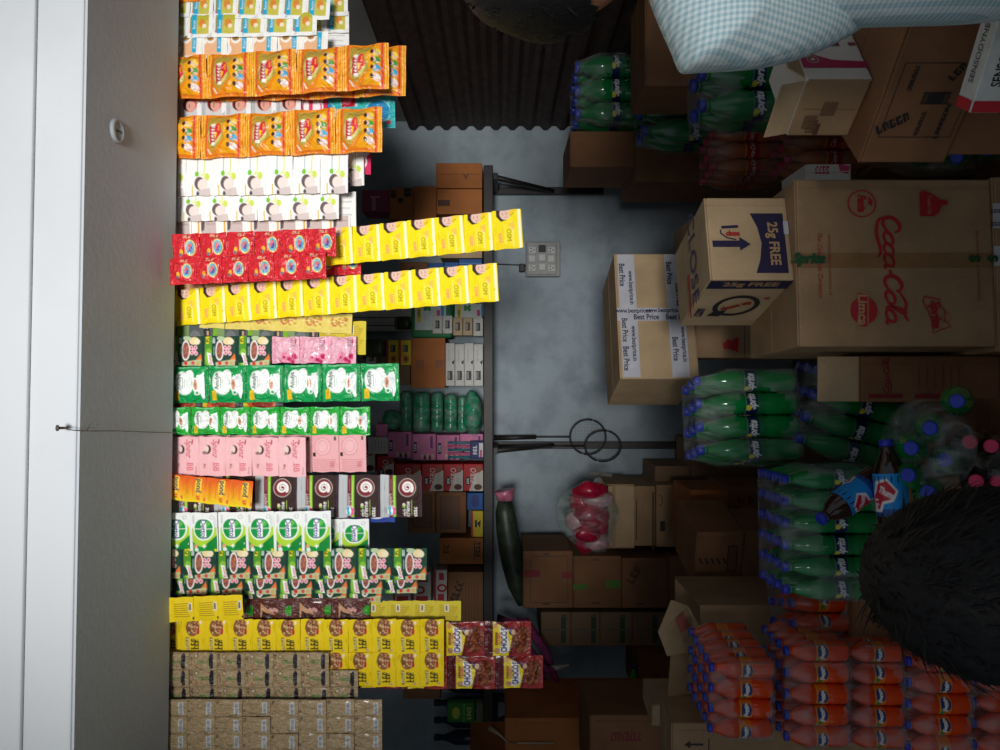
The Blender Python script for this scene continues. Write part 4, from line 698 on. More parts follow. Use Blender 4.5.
bc('dark wide carton standing behind the slotted kraft carton, below the iron post', (655, 690, 466, 486), 3.62, .3, GREYC); bc('dark carton beneath the wide one below the iron post', (690.6, 825, 440, 481), 3.6, .3, GREYC)
bc('orange brown carton in the dark gap beside the big green bottle pack', (690, 728, 490, 552), 3.1, .3, ORANGEC); bc('brown carton with faded red flowers beside the big green bottle pack', (728.6, 772, 487, 556), 3.1, .3, BROWN, [('p', [(738, 494), (742, 500), (746, 496), (744, 503), (736, 502)], (110, 50, 60)), ('e', 750, 500, 3, 5, (110, 46, 56)), ('e', 736, 510, 3, 3, (70, 60, 44))])
bc('brown carton at the foot of the gap by the big green bottle pack', (772.6, 876, 487, 556), 3.1, .3, BROWN)
bc('tilted brown carton with hazard stripes in the gap left of the green packs', (695, 742, 530, 590), 2.66, .28, BROWN, [('r', 727, 544, 737, 572, BLK), ('r', 728, 545, 736, 571, (120, 82, 56))] + [('p', [(698 + 6 * k, 558), (700 + 6 * k, 558), (703 + 6 * k, 564), (701 + 6 * k, 564)], BLK) for k in range(5)], -14); bc('brown carton under the one with hazard stripes', (742.6, 939, 530, 592), 2.66, .28, BROWN, (), -6)
# open carton whose raised flap catches the light
bb = BoxB(.28, .3, .30, KRAFT, False); o = bb.done('open_carton'); o.location = (P(500, 517, 3.45).x, 3.62, P(706, 520, 3.45).z + .0); o.location.z = P(633, 520, 3.5).z
tag(o, 'kraft carton standing open with its lit inner flap raised, touching the red bag', 'carton', GB)
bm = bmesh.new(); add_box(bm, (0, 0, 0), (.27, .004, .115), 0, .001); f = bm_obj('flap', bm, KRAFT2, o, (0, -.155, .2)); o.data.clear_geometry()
bm = bmesh.new()
for q in (((0, -.15, .05), (.28, .005, .10)), ((0, .15, .06), (.28, .005, .12)), ((-.14, 0, .06), (.005, .3, .12)), ((.14, 0, .06), (.005, .3, .12)), ((0, 0, .003), (.28, .3, .006))): add_box(bm, *q)
bmesh.ops.recalc_face_normals(bm, faces=bm.faces[:]); bm.to_mesh(o.data); bm.free(); f.location = (0, -.153, .058); f.rotation_euler = (-.1, 0, 0)
# lower left of the room
o = carton('rope_tied_carton', 'orange brown carton with a rope over its sloping top, below the left bracket', 'carton', (505, 889, 718, 790), 3.0, .4, ORANGEC)
bm = bmesh.new(); s3 = 3.0 / F; add_tube(bm, [( .045 + .0, -.206, .30), (.045, -.208, .44), (.05, -.204, .482), (.07, -.19, .51), (.08, -.16, .55)], [.004, .004, .004, .005, .012], 6); rp = bm_obj('rope', bm, ink((196, 176, 146)), o); rp.location.z = (889 - 505) * s3 - .49
bm = bmesh.new(); w = 72 * s3 / 2; vs = [bm.verts.new(p) for p in ((-w, -.2, 0), (w * .5, -.2, 0), (w * .9, -.2, -.0), (w * .3, -.02, .14), (-w, -.02, .14))]
bm.faces.new(vs); bmesh.ops.solidify(bm, geom=bm.faces[:], thickness=.004); fl = bm_obj('flap', bm, ORANGEC, o, (0, 0, (889 - 505) * s3))
carton('carton', 'brown carton with faded red lettering beside the rope tied one', 'carton', (590, 880, 716, 790), 2.55, .36, BROWN, [('t', 'CHAMPION', 626, 737, 9, 0, (150, 50, 50), {'w': 30})], 4, GB)
bm = bmesh.new(); add_box(bm, (0, 0, 0), (.05, .05, .035), 0, .006); tag(bm_obj('torn_cardboard', bm, KRAFT2, None, P(595, 731, 2.88)), 'small torn kraft flap between the rope tied carton and its neighbour', 'cardboard')
# green bottle peeping from behind
bm = bmesh.new(); add_lathe(bm, [(.004, 0), (.04, .003), (.042, .02), (.042, .16), (.02, .22), (.015, .24), (.004, .241)], 14); o = bm_obj('bottle', bm, ink((70, 190, 60), .2), None, (P(640, 682, 3.45).x, 3.36, P(700, 682, 3.4).z + .30), True)
o.scale = (.5, .5, .62); o.rotation_euler = (0, 1.57, 0); o.location = P(633.5, 701, 3.5)
tag(o, 'bright green bottle lying on the low brown carton by the wall', 'bottle'); bm = bmesh.new(); add_lathe(bm, [(.018, 0), (.018, .03), (.003, .031)], 12); bm_obj('cap', bm, ink((40, 60, 150)), o, (0, 0, .235), True)
# ------------------------------------------------------------------ bottle packs
GREEN = M('green_bottle_plastic', (10, 132, 62), .12, .10, 12, 0, 0, .5); ORG = M('orange_drink', (236, 74, 22), .14, .08, 12, 0, 0, .5); COLA = M('dark_cola', (52, 26, 20), .1, .15, 12, 0, 0, .6); AMBER = M('amber_drink', (206, 120, 76), .14, .15, 12, 0, 0, .5)
CAPB = M('blue_cap_plastic', (40, 62, 190), .35, .06); CAPR = M('red_cap_plastic', (226, 50, 100), .35, .06); CAPK = M('black_cap_plastic', (34, 36, 50), .35, .06)
def label_mesh(key, art, r, z0, z1):
    g = art.grid(); nr, nc, _ = g.shape; me = bpy.data.meshes.new('label_' + key); co = []; fc = []
    for i in range(nr):          # v: around, u: down the bottle; the art repeats twice round
        pass
    n = nr * 2
    for i in range(n):
        th = -math.pi / 2 - (i / n - .25) * 2 * math.pi
        for j in range(nc): co.append((r * math.cos(th), r * math.sin(th), z1 + (z0 - z1) * j / (nc - 1)))
    for i in range(n):
        for j in range(nc - 1):
            a, b = i * nc + j, ((i + 1) % n) * nc + j; fc.append((a, b, b + 1, a + 1))
    me.from_pydata(co, [], fc); cl = me.color_attributes.new('col', 'FLOAT_COLOR', 'POINT'); cc = np.ones((n * nc, 4)); cc[:, :3] = np.concatenate([g, g]).reshape(-1, 3)
    cl.data.foreach_set('color', cc.astype(np.float32).ravel()); me.materials.append(PAPER)
    for p in me.polygons: p.use_smooth = True
    return me
a = Art(18, 34, (30, 44, 84), 1.6); a.r(0, 0, 18, 34, (26, 36, 84)); a.r(12, 0, 18, 34, (20, 110, 60)); a.t('Sprite', 7.5, 17, 7, 90, (244, 248, 246), .3, .03, 19); a.e(4, 25, 2.4, 3, (240, 220, 60)); a.r(1, 0, 2, 34, (80, 170, 90)); LA_S = a
a = Art(14, 34, (246, 130, 30), 1.6); a.e(7, 17, 6, 8, (40, 60, 130)); a.t('Fanta', 7, 17, 5, 90, (250, 246, 240), .1, .06, 18); a.e(4, 27, 3, 3, (70, 150, 60)); a.r(0, 0, 1.4, 34, (240, 180, 60)); LA_F = a
a = Art(20, 34, (200, 30, 40), 1.6); a.t('Coca-Cola', 10, 17, 6, 90, (246, 240, 240), .3, .02, 26); a.r(0, 0, 2, 34, (230, 180, 60)); LA_C = a
a = Art(34, 40, (36, 150, 230), 1.6); a.r(28, 0, 34, 40, (40, 80, 160)); a.p([(4, 14), (14, 6), (22, 10), (24, 18), (30, 20), (30, 32), (20, 34), (12, 26), (6, 24)], (244, 240, 240)); a.p([(6, 14), (14, 8), (20, 11), (22, 19), (28, 22), (28, 30), (21, 32), (14, 24), (8, 22)], (206, 36, 60)); a.t('Thums', 15, 15, 5, 60, (246, 240, 240), .1, .04, 13); a.t('Up', 24, 26, 5, 0, (246, 240, 240), .1, .04); LA_T = a
KIND = {'green': (GREEN, CAPB, LA_S), 'orange': (ORG, CAPB, LA_F), 'cola': (COLA, CAPR, LA_C), 'amber': (AMBER, CAPR, LA_C), 'blue': (COLA, CAPB, LA_T)}
_bm = {}
def bottle_parts(kind, h, r):
    k = (kind, round(h, 4), round(r, 4))
    if k in _bm: return _bm[k]
    mat, cap, la = KIND[kind]
    bm = bmesh.new(); R = r
    add_lathe(bm, [(.5 * R, 0), (.88 * R, .012 * h), (R, .05 * h), (R, .28 * h), (.93 * R, .33 * h), (.93 * R, .54 * h), (R, .58 * h), (R, .64 * h), (.9 * R, .72 * h), (.66 * R, .81 * h), (.42 * R, .88 * h), (.38 * R, .91 * h), (.46 * R, .915 * h), (.46 * R, .925 * h), (.36 * R, .93 * h), (.36 * R, .95 * h)], 16)
    bd = bpy.data.meshes.new('bottle'); bmesh.ops.recalc_face_normals(bm, faces=bm.faces[:]); bm.to_mesh(bd); bm.free(); bd.materials.append(mat)
    bm = bmesh.new(); add_lathe(bm, [(.43 * R, .932 * h), (.45 * R, .94 * h), (.44 * R, .992 * h), (.38 * R, h), (.01, h)], 14)
    cp = bpy.data.meshes.new('cap'); bmesh.ops.recalc_face_normals(bm, faces=bm.faces[:]); bm.to_mesh(cp); bm.free(); cp.materials.append(cap)
    lb = label_mesh(kind, la, .955 * R, .34 * h, .53 * h)
    _bm[k] = (bd, cp, lb); return _bm[k]
def bottle(parent, kind, h, r, mtx, name='bottle', spin=0):
    bd, cp, lb = bottle_parts(kind, h, r); o = obj(name, bd, parent); o.matrix_local = mtx @ Matrix.Rotation(spin, 4, 'Z')
    obj('cap', cp, o); obj('label', lb, o); return o
def film_shell(nx, ny, p, h, hole, holes=True):
    """shrink film hugging nx by ny bottles, with the torn round hand hole in its faces"""
    bm = bmesh.new(); hx, hy = nx * p / 2, ny * p / 2; per = []; m = 10
    for sd in range(4):
        n = (nx if sd % 2 == 0 else ny) * m; L = (nx if sd % 2 == 0 else ny) * p
        for k in range(n):
            s = -L / 2 + L * (k + .5) / n; bul = abs(math.cos(math.pi * (s / p + (.5 if (nx if sd % 2 == 0 else ny) % 2 == 0 else 0)))); off = .0035 - .006 * (1 - bul); ed = L / 2 - abs(s)
            if ed < p * .3: off -= .35 * (p * .3 - ed)
            per.append({0: (s, -hy - off), 1: (hx + off, s), 2: (-s, hy + off), 3: (-hx - off, -s)}[sd])
    zs = [(-.004, .93), (.004, 1)] + [(.06 + .022 * i, 1 - .005 * (8 < i < 24)) for i in range(29)] + [(.70, .985), (.76, .95), (.84, .90), (.92, .86), (1.0, .84), (1.015, .78)]
    rings = [[bm.verts.new((x * f if abs(x) > hx * .6 or True else x, y * f, z * h)) for x, y in per] for z, f in zs]
    n = len(per)
    for i in range(len(zs) - 1):
        for k in range(n):
            q = [rings[i][k], rings[i][(k + 1) % n], rings[i + 1][(k + 1) % n], rings[i + 1][k]]; c = sum((v.co for v in q), Vector()) / 4
            inh = (hole in 'f' and c.y < -hy * .8 and (c.x / (hx * .55)) ** 2 + ((c.z - .37 * h) / (.28 * h)) ** 2 < 1 + .12 * math.sin(c.x * 300))
            if not inh or not holes: f = bm.faces.new(q); f.smooth = True
    bm.faces.new(rings[-1]); bm.faces.new(rings[0]); return bm
def pack(label, kind, nx, ny, p, h, loc, yaw=0, tilt=(0, 0), hole='f', name='bottle_pack', group='shrink wrapped drink packs', rows=None, film=FILM):
    o = empty(name, loc, label, 'drink pack', group); o.rotation_euler = (math.radians(tilt[0]), math.radians(tilt[1]), math.radians(yaw))
    for iy in range(ny):
        if rows and iy >= rows: break
        for ix in range(nx):
            bottle(o, kind, h, p * .492, Matrix.Translation(((ix - (nx - 1) / 2) * p, (iy - (ny - 1) / 2) * p, .002)), spin=random.uniform(-.5, .5))
    bm_obj('shrink_film', film_shell(nx, ny, p, h, hole), film, o); return o
def at(x, y, D, dy=0): v = P(x, y, D); v.y += dy; return v
# green packs left of the big cola carton
pack('green bottle pack right under the taped carton, topmost of the green packs', 'green', 4, 3, .060, .262, at(803, 421, 1.98, .1), 12)
pack('green bottle pack leaning below the topmost green one, half under the cola carton flap', 'green', 4, 3, .060, .262, at(918, 428, 1.92, .12), -6, (0, 14))
pack('big green bottle pack with a row of blue caps, beside the blue labelled bottles', 'green', 6, 4, .0505, .24, at(891, 537, 1.78, .1), 2)
# orange packs
pack('orange drink pack with torn round hole standing on top of the orange stack', 'orange', 4, 5, .0505, .150, at(775.5, 698, 1.85, .126), -5)
pack('orange drink pack carrying the one with the torn hole, caps in a row', 'orange', 5, 4, .0515, .150, at(851, 697, 1.86, .10), 0, hole='')
pack('orange drink pack second layer down in the stack, beside the dark hair', 'orange', 5, 4, .0515, .135, at(906, 700, 1.885, .10), 3, hole='')
pack('orange drink pack third layer down in the stack', 'orange', 5, 4, .0515, .150, at(974, 706, 1.86, .10), -2, hole='')
pack('orange drink pack at the bottom of the stack, cut by the frame', 'orange', 5, 4, .0515, .150, at(1039, 706, 1.88, .10), 1, hole='')
pack('tilted orange drink pack with cap tops turned outward, next to the open kraft carton', 'orange', 3, 3, .0515, .150, at(850, 613, 1.97, .10), 14, (8, 0))
# right side of the shop
pack('dark green bottle pack on a carton by the ribbed metal wall', 'green', 3, 3, .094, .29, at(652, 88, 3.0, .14), 4)
pack('dim green bottle pack with two holes behind the shirted shoulder', 'green', 3, 2, .092, .34, at(744, 98, 2.68, .12), 2)
pack('dim green bottle pack further down beside the red drink packs', 'green', 2, 2, .09, .30, at(812, 84, 2.14, .09), 0)
pack('amber drink pack with pink caps and red labels below the dim green packs', 'amber', 3, 3, .060, .25, at(787, 150, 2.62, .10), 8)
pack('amber drink pack with pink caps half hidden behind the white and magenta carton', 'amber', 3, 3, .060, .25, at(872, 138, 2.38, .10), 4)
# two dark bottles with blue labels lying on the packs
def lying(label, kind, h, r, p0, p1, d0, d1, cat='bottle', group=None, spin=0, name='bottle'):
    A = P(*p0, d0); B = P(*p1, d1); z = (B - A).normalized(); x = z.cross(Vector((0, 1, 0))).normalized(); y = z.cross(x)
    R = Matrix((x, y, z)).transposed(); bd, cp, lb = bottle_parts(kind, h, r); o = obj(name, bd); o.location = A; o.rotation_euler = (R @ Matrix.Rotation(spin, 3, 'Z')).to_euler()
    tag(o, label, cat, group); obj('cap', cp, o); obj('label', lb, o); return o
_tm = KIND['blue']
def big_label(o, r, h):   # the sleeve label is taller on these bottles
    o.children[1].scale = (1.04, 1.04, 2.2); o.children[1].location.z = -.50 * h
b1 = lying('dark cola bottle with blue sleeve label lying on the green packs, cap low', 'blue', .172, .030, (880, 476), (809, 528), 1.62, 1.57, group=None, spin=2.4); big_label(b1, .030, .172)
b2 = lying('dark cola bottle with blue sleeve label whose cap points at the cola carton', 'blue', .20, .031, (896, 541), (886, 442), 1.54, 1.56, spin=2.0); big_label(b2, .031, .2)
# bag of green bottles, caps towards the camera
o = empty('bag_of_bottles', P(925, 446, 1.72), 'clear bag of green bottles, caps facing the viewer, between flap carton and dark hair', 'bag')
for x, y in ((911, 448), (945, 460), (908, 475), (957, 401), (930, 428), (928, 492)):
    A = rel(o, P(x, y, 1.69)); B = rel(o, P(x, y, 1.44)); z = (B - A).normalized(); xx = z.cross(Vector((0, 0, 1))).normalized()
    bottle(o, 'green', .235, .031, (Matrix.Translation(A) @ Matrix((xx, z.cross(xx), z)).transposed().to_4x4()))
blob('clear_film', None, None, rel(o, P(927, 447, 1.575)), (.098, .125, .070), FILM2, 71, .10, parent=o, fr=2.0)
o = empty('bag_of_bottles', P(950, 150, 2.0), 'loose film pack of green bottles beside the toothpaste boxes and the cola carton', 'bag')
for x, y in ((957, 158), (988, 150), (922, 156), (890, 150), (965, 136), (930, 132), (1000, 128)):
    A = rel(o, P(x, y, 2.02)); B = rel(o, P(x, y, 1.74)); z = (B - A).normalized(); xx = z.cross(Vector((0, 0, 1))).normalized()
    bottle(o, 'green', .26, .032, (Matrix.Translation(A) @ Matrix((xx, z.cross(xx), z)).transposed().to_4x4()))
blob('clear_film', None, None, rel(o, P(945, 146, 1.90)), (.075, .13, .155), FILM2, 81, .08, parent=o, fr=2.0)
o = empty('bag_of_bottles', P(985, 445, 1.70), 'clear pack of dark drink bottles with red caps at the frame edge', 'bag')
for x, y in ((970, 442), (991, 446), (976, 481), (1012, 450), (998, 482)):
    A = rel(o, P(x, y, 1.66)); B = rel(o, P(x, y, 1.45)); z = (B - A).normalized(); xx = z.cross(Vector((0, 0, 1))).normalized()
    bottle(o, 'cola', .20, .030, (Matrix.Translation(A) @ Matrix((xx, z.cross(xx), z)).transposed().to_4x4()))
blob('clear_film', None, None, rel(o, P(995, 462, 1.56)), (.062, .12, .058), FILM2, 77, .10, parent=o, fr=2.0)

# ------------------------------------------------------------------ near cartons
INKR = (186, 36, 48); INKN = (40, 32, 70); INKG = (20, 84, 46)
def script_word(x, y, s, rot=-90):
    """flowing 'Coca-Cola' lettering as brush strokes; returns print items in the photo frame"""
    C = [(.9, .62), (.75, .86), (.48, .95), (.2, .78), (.05, .45), (.15, .12), (.42, -.02), (.72, .08), (.95, .3)]
    o_ = [(.34 * math.cos(t) + .36 + .1 * math.sin(t), .27 * math.sin(t) + .27) for t in np.linspace(0, 6.283, 15)]
    c_ = [(.34 * math.cos(t) + .36 + .1 * math.sin(t), .27 * math.sin(t) + .27) for t in np.linspace(.8, 5.8, 12)]
    a2 = [(.70, .54), (.66, .2), (.72, .02), (.9, .1)]
    l_ = [(.0, .1), (.25, .45), (.5, .95), (.42, 1.12), (.28, .9), (.22, .4), (.3, .04), (.55, .1)]
    out = []; A = math.radians(rot); ca, sa = math.cos(A), math.sin(A)
    def st(pts, dx, w, ws=None):
        q = [((px + .18 * py + dx - 3.05), py - .45) for px, py in pts]
        if len(q) > 3 and len(q) < 11:
            q2 = []
            for i in range(len(q) - 1):
                p0, p1, p2, p3 = q[max(i - 1, 0)], q[i], q[i + 1], q[min(i + 2, len(q) - 1)]
                for t in (0, .25, .5, .75): q2.append(tuple(.5 * (2 * p1[k] + (p2[k] - p0[k]) * t + (2 * p0[k] - 5 * p1[k] + 4 * p2[k] - p3[k]) * t * t + (3 * p1[k] - p0[k] - 3 * p2[k] + p3[k]) * t ** 3) for k in (0, 1)))
            q = q2 + [q[-1]]
        ww = [s * w * (.45 + .55 * math.sin(math.pi * min(1, (i + .5) / len(q)))) for i in range(len(q))]
        out.append(('l', [(x + s * (a * ca - b * sa), y - s * (a * sa + b * ca)) for a, b in q], ww, INKR))
    for dx, gl in ((0, 'C'), (.95, 'o'), (1.6, 'c'), (2.2, 'a'), (3.15, '-'), (3.4, 'C'), (4.35, 'o'), (5.0, 'l'), (5.4, 'a')):
        if gl == 'C': st(C, dx, .24)
        if gl == 'o': st(o_, dx, .2)
        if gl == 'c': st(c_, dx, .2)
        if gl == 'a': st(o_, dx, .2); st(a2, dx, .2)
        if gl == '-': st([(-.05, .3), (.25, .34)], dx, .2)
        if gl == 'l': st(l_, dx, .18)
    st([(-.1, .3), (.1, -.25), (.9, -.42), (1.9, -.2), (2.3, -.38)], .2, .2); st([(.85, .75), (1.5, 1.15), (2.1, 1.05), (2.5, 1.25)], 3.4, .17)
    return out
tape_mat = M('printed_parcel_tape', (206, 206, 214), .3, .04, 30, .1, 0, .3)
def tape_child(b, o, mat, items, xc, yc, sc, rects, face='front'):
    """tape lying on a carton face, with its printing, as one part"""
    bm = bmesh.new(); mats = [mat]
    def mi(m):
        if m not in mats: mats.append(m)
        return mats.index(m)
    for k, (x0, y0, x1, y1) in enumerate(rects):
        vs = [bm.verts.new(b.pt(face, (x - xc) * sc, (y - yc) * sc, .0024 + .0003 * k)) for x, y in ((x0, y0), (x1, y0), (x1, y1), (x0, y1))]
        vs2 = [bm.verts.new(b.pt(face, (x - xc) * sc, (y - yc) * sc, .0002)) for x, y in ((x0, y0), (x1, y0), (x1, y1), (x0, y1))]
        bm.faces.new(vs); [bm.faces.new((vs[i], vs[(i + 1) % 4], vs2[(i + 1) % 4], vs2[i])) for i in range(4)]
    b.prt(face, items, xc, yc, sc, .0034, bm, mi); return bm_obj('packing_tape', bm, mats, o)
kp = []
items = script_word(892, 268, 17.5) + [
    ('o', 863, 203, 14.5, 14, .1, INKR), ('t', 'Fanta', 863, 203, 8, -90, INKR, {'b': .06, 'w': 18, 'sh': .2}), ('p', [(870, 196), (874, 200), (873, 206), (869, 203)], INKR),
    ('e', 862, 311, 13.5, 14, INKR), ('p', [(855, 291), (867, 293), (866, 329), (854, 329), (857, 310)], (176, 140, 98)), ('p', [(856, 293), (866, 294.5), (865, 327), (856, 327), (858, 310)], INKR), ('t', 'Limca', 861, 310.5, 8.5, -90, (190, 152, 108), {'w': 31, 'b': .03}),
    ('p', [(921, 191), (936, 195), (942, 199), (949, 200), (949, 204), (943, 205), (940, 212), (935, 216), (921, 216)], INKR), ('t', 'Thums Up', 930, 204, 4, -90, (190, 152, 108), {'w': 19}), ('p', [(923, 189), (934, 193), (933, 195), (923, 191.5)], INKR),
    ('l', [(922, 297), (938, 300), (937, 306), (943, 312), (941, 320), (948, 327), (938, 330), (930, 334), (930, 324), (926, 312), (921, 303), (922, 297)], 1.2, INKR), ('t', 'Sprite', 932, 315, 9, -90, INKR, {'b': .05, 'w': 28, 'sh': .3}), ('o', 943, 318, 5, 5, .08, INKR),
    ('t', 'The Coca-Cola Company', 819, 266, 4.6, -90, INKR, {'w': 66, 'sh': .4}), ('t', 'ARE REGISTERED TRADEMARKS OF', 829, 265, 2.4, -90, (160, 60, 56), {'w': 62}), ('t', 'BEVERAGES CONTAINED', 977, 266, 2.6, -90, (160, 60, 56), {'w': 70})]
co1 = carton('cola_carton', 'largest kraft carton, printed with red drink logos, facing the viewer', 'carton', (796, 993, 178, 347), 1.70, .32, KRAFT, items, 3.5, keep=kp)
tape_child(kp[0], co1, film_mat('clear_brown_tape', (242, 234, 222), .0, .05), [('t', 'Sprite', 808, 260, 9.5, 0, INKG, {'b': .06, 'sh': .25, 'w': 33}), ('t', 'S', 973, 259, 10, 90, INKG, {'b': .06}), ('t', 'S', 991, 259, 9, 90, INKG, {'b': .06})], 894.5, 262.5, 1.70 / F, [(796, 253, 992, 268)])
tp = []
o = carton('carton', 'kraft carton under the big cola carton, banded with white printed tape', 'carton', (994, 1180, 176, 352), 1.70, .36, KRAFT, (), 2, keep=tp)
tape_child(tp[0], o, tape_mat, [('t', 'Best', 998, 212, 6, 180, NAVY), ('t', 'best', 998, 225, 6, 180, NAVY)], 1087, 264, 1.70 / F, [(994, 203, 1180, 228), (994, 246, 1180, 266)])
kp = []
f1 = [('p', [(752, 211), (785, 211), (785, 276), (753, 276), (758, 262), (761, 244), (758, 226)], INKN), ('t', '25g FREE', 772, 244, 9.5, -90, (190, 152, 108), {'w': 47, 'b': .03}),
      ('p', [(712, 241), (739, 241), (739, 237), (750, 245), (739, 252), (739, 248), (712, 248)], INKN), ('p', [(722, 225), (739, 224), (739, 227), (722, 228)], INKN), ('l', [(721, 229), (721, 233), (727, 238), (736, 240)], 1.4, INKN), ('t', 'close', 733, 233, 5, 0, (186, 40, 44), {'b': .08, 'w': 14})]
fl = [('r', -40, -66, 41, -46, INKN), ('t', '25g FREE', 2, -56, 9, 0, (176, 140, 98), {'w': 56, 'b': .04}), ('o', 4, 2, 24, 30, .22, BLK), ('p', [(-16, 20), (-2, 14), (-6, 34), (-20, 32)], BLK), ('t', 'close up', 4, 2, 9, 40, (170, 40, 44), {'b': .05, 'w': 34}), ('t', '150g', -30, 22, 9, 90, INKN, {'w': 24}), ('e', 30, -20, 3, 3, (170, 40, 44))]
ft = [('t', 'CLOSE', 14, -2, 26, -90, (84, 66, 120), {'w': 104, 'sh': .1}), ('p', [(-14, 6), (-8, 6), (-8, 56), (-14, 56)], (206, 60, 50))]
co2 = carton('toothpaste_carton', 'smaller kraft carton marked 25g FREE standing on the big cola carton', 'carton', (707, 789.5, 193, 283), 1.735, .30, KRAFT2, f1, 16, left=fl, top=ft, keep=kp)
tape_child(kp[0], co2, tape_mat, [], 748, 238, 1.735 / F, [(784, 220, 789, 234)])
kp = []
co3 = carton('taped_carton', 'kraft carton crossed by white printed tape, left of the 25g FREE carton', 'carton', (617, 694, 247, 382), 2.50, .30, KRAFT2, (), 18, keep=kp)
BP = lambda x, y, r: ('t', 'Best Price', x, y, 5.6, r, NAVY, {'w': 25, 'b': .02}); WW = lambda x, y, r: ('t', 'www.bestprice.in', x, y, 4.4, r, NAVY, {'w': 37, 'b': .02})
tape_child(kp[0], co3, tape_mat, [BP(624, 270, -90), WW(632, 284, -90), BP(624, 330, -90), WW(632, 344, -90), BP(624, 360, -90), BP(672, 268, -90), BP(680, 292, -90), BP(673, 350, -90), WW(681, 345, -90), WW(664, 309.5, 0), BP(646, 316, 0), BP(678, 316, 0), WW(634, 310, 0)], 655.5, 313, 2.50 / F, [(620, 247, 637, 379), (668, 247, 685, 379), (617, 306, 694, 320)])
carton('carton', 'kraft carton with a red thumb logo behind the 25g FREE carton', 'carton', (694.5, 840, 215, 358), 2.50, .30, KRAFT, [('p', [(722, 344), (728, 339), (732, 341), (736, 337), (739, 339), (738, 352), (728, 349), (724, 349)], INKR), ('r', 744, 300, 744.6, 358, INKN)], 0, GB)
carton('carton', 'kraft carton hidden mostly behind the big cola carton, below the thumb logo one', 'carton', (840.6, 968, 215, 358), 2.50, .30, KRAFT, (), 0, GB)
it = script_word(886, 376, 5.6, 90)
it = [(k[0], k[1], k[2], (140, 40, 44)) if k[0] == 'l' else k for k in it]
co4 = carton('cola_carton', 'brown drink carton lower left of the big cola carton, with a pale flap raised', 'carton', (859, 1000, 356, 402), 1.80, .12, BROWN, it + [('r', 868, 394, 902, 398, (140, 40, 44)), ('r', 914, 394, 950, 398, (140, 40, 44))] + [('r', 918 + 8 * k, 366, 919 + 8 * k, 388, (140, 60, 50)) for k in range(6)], 0)
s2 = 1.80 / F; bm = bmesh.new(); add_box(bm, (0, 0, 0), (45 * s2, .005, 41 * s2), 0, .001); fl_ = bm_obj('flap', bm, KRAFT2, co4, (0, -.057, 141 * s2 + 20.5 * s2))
# white and magenta carton, dark printed carton, toothpaste box at the upper right of the photo
MAG = (176, 30, 84)
kp = []
fm = [('p', [(-34, 32), (-34, 0), (0, 18), (36, 21), (36, 32)], MAG), ('o', -21, 17, 7, 7, .3, (150, 140, 130)), ('e', -21, 17, 2.4, 2.4, (206, 196, 186)), ('t', 'LI', -22, -10, 8, -90, MAG, {'b': .05}), ('r', 2, -14, 14, -8, (150, 70, 90)), ('r', 24, -14, 32, -9, (150, 70, 90))]
b = BoxB(.17, .12, .115, WHITEC, False); b.prt('front', fm, 0, 0, .00165); b.mats.append(KRAFT)
b.bm.faces.ensure_lookup_table()
for f in b.bm.faces:
    if f.material_index == 0 and f.calc_center_median().x < -.084: f.material_index = b.mi(KRAFT)
b.prt('left', [('r', -8, -10, 10, 10, (120, 90, 66)), ('r', -26, 10, -10, 30, (120, 90, 66)), ('r', -8, 22, -2, 40, (96, 60, 46)), ('l', [(-34, 0), (34, 0)], .5, (110, 80, 56)), ('t', 'FK', -14, 26, 14, -90, (110, 78, 56))], 0, 0, .0014)
def corner(o, w, d, yaw, pt, z):
    a = math.radians(yaw); ex, ey = Vector((math.cos(a), math.sin(a), 0)), Vector((-math.sin(a), math.cos(a), 0))
    q = Vector(pt) + ex * w / 2 + ey * d / 2; o.location = (q.x, q.y, z); o.rotation_euler = (0, 0, a)
LZ = P(858, 163, 1.41).z
mg = b.done('magenta_carton'); corner(mg, .17, .12, 35, P(801, 79, 1.35), LZ + .001)
tag(mg, 'white and magenta carton with a kraft side in front of the shirted person', 'carton')
bm = bmesh.new(); add_box(bm, (-.0, 0, .024), (.155, .003, .04), 0, .001); f = bm_obj('flap', bm, KRAFT2, mg, (0, -.056, .113)); f.rotation_euler = (.5, 0, 0)
bm = bmesh.new(); add_box(bm, (0, 0, .026), (.003, .11, .045), 0, .001); f = bm_obj('flap', bm, KRAFT2, mg, (-.083, 0, .113)); f.rotation_euler = (0, -.25, 0)
fr_ = [('l', [(-54, 48), (-54, -74), (62, -74), (62, 48), (-54, 48)], 1.3, BLK), ('r', -8, -28, 34, -8, BLK), ('r', -6, -26, 32, -10, (84, 62, 46)), ('r', 0, -26, 26, -10, BLK), ('t', 'MRP', 30, -60, 12, 60, BLK), ('t', 'FRESH', -40, 24, 16, 30, BLK, {'w': 50}), ('t', 'net weight', -34, -50, 7, 90, BLK, {'w': 40}), ('t', 'batch no', 38, 20, 7, 90, BLK, {'w': 60}), ('t', 'use before', 4, 24, 7, 90, BLK, {'w': 40})]
dk = BoxB(.34, .26, .155, BROWN); dk.prt('front', [(k[0],) + k[1:] for k in fr_], 0, -62, .00108)
dko = dk.done('printed_carton'); corner(dko, .34, .26, -45, P(858, 163, 1.41), LZ - .155); tag(dko, 'brown carton with a black printed frame beside the big cola carton', 'carton')
dk = BoxB(.31, .24, LZ - .157, BROWN); o = dk.done('carton'); corner(o, .31, .24, -45, P(858, 163, 1.41) + Vector((.014, .0, 0)), 0); tag(o, 'brown carton underneath the one with the black printed frame', 'carton', GB)
ss = BoxB(.14, .045, .045, ink((222, 224, 220)), False, .002); ss.prt('front', [('t', 'SENSODYNE', 2, -8, 11, 90, (40, 44, 50), {'w': 62, 'b': .02}), ('r', -16, 38, 16, 50, (200, 40, 50)), ('l', [(11, -40), (11, 30)], 1.6, (60, 66, 70))], 0, 0, .00138)
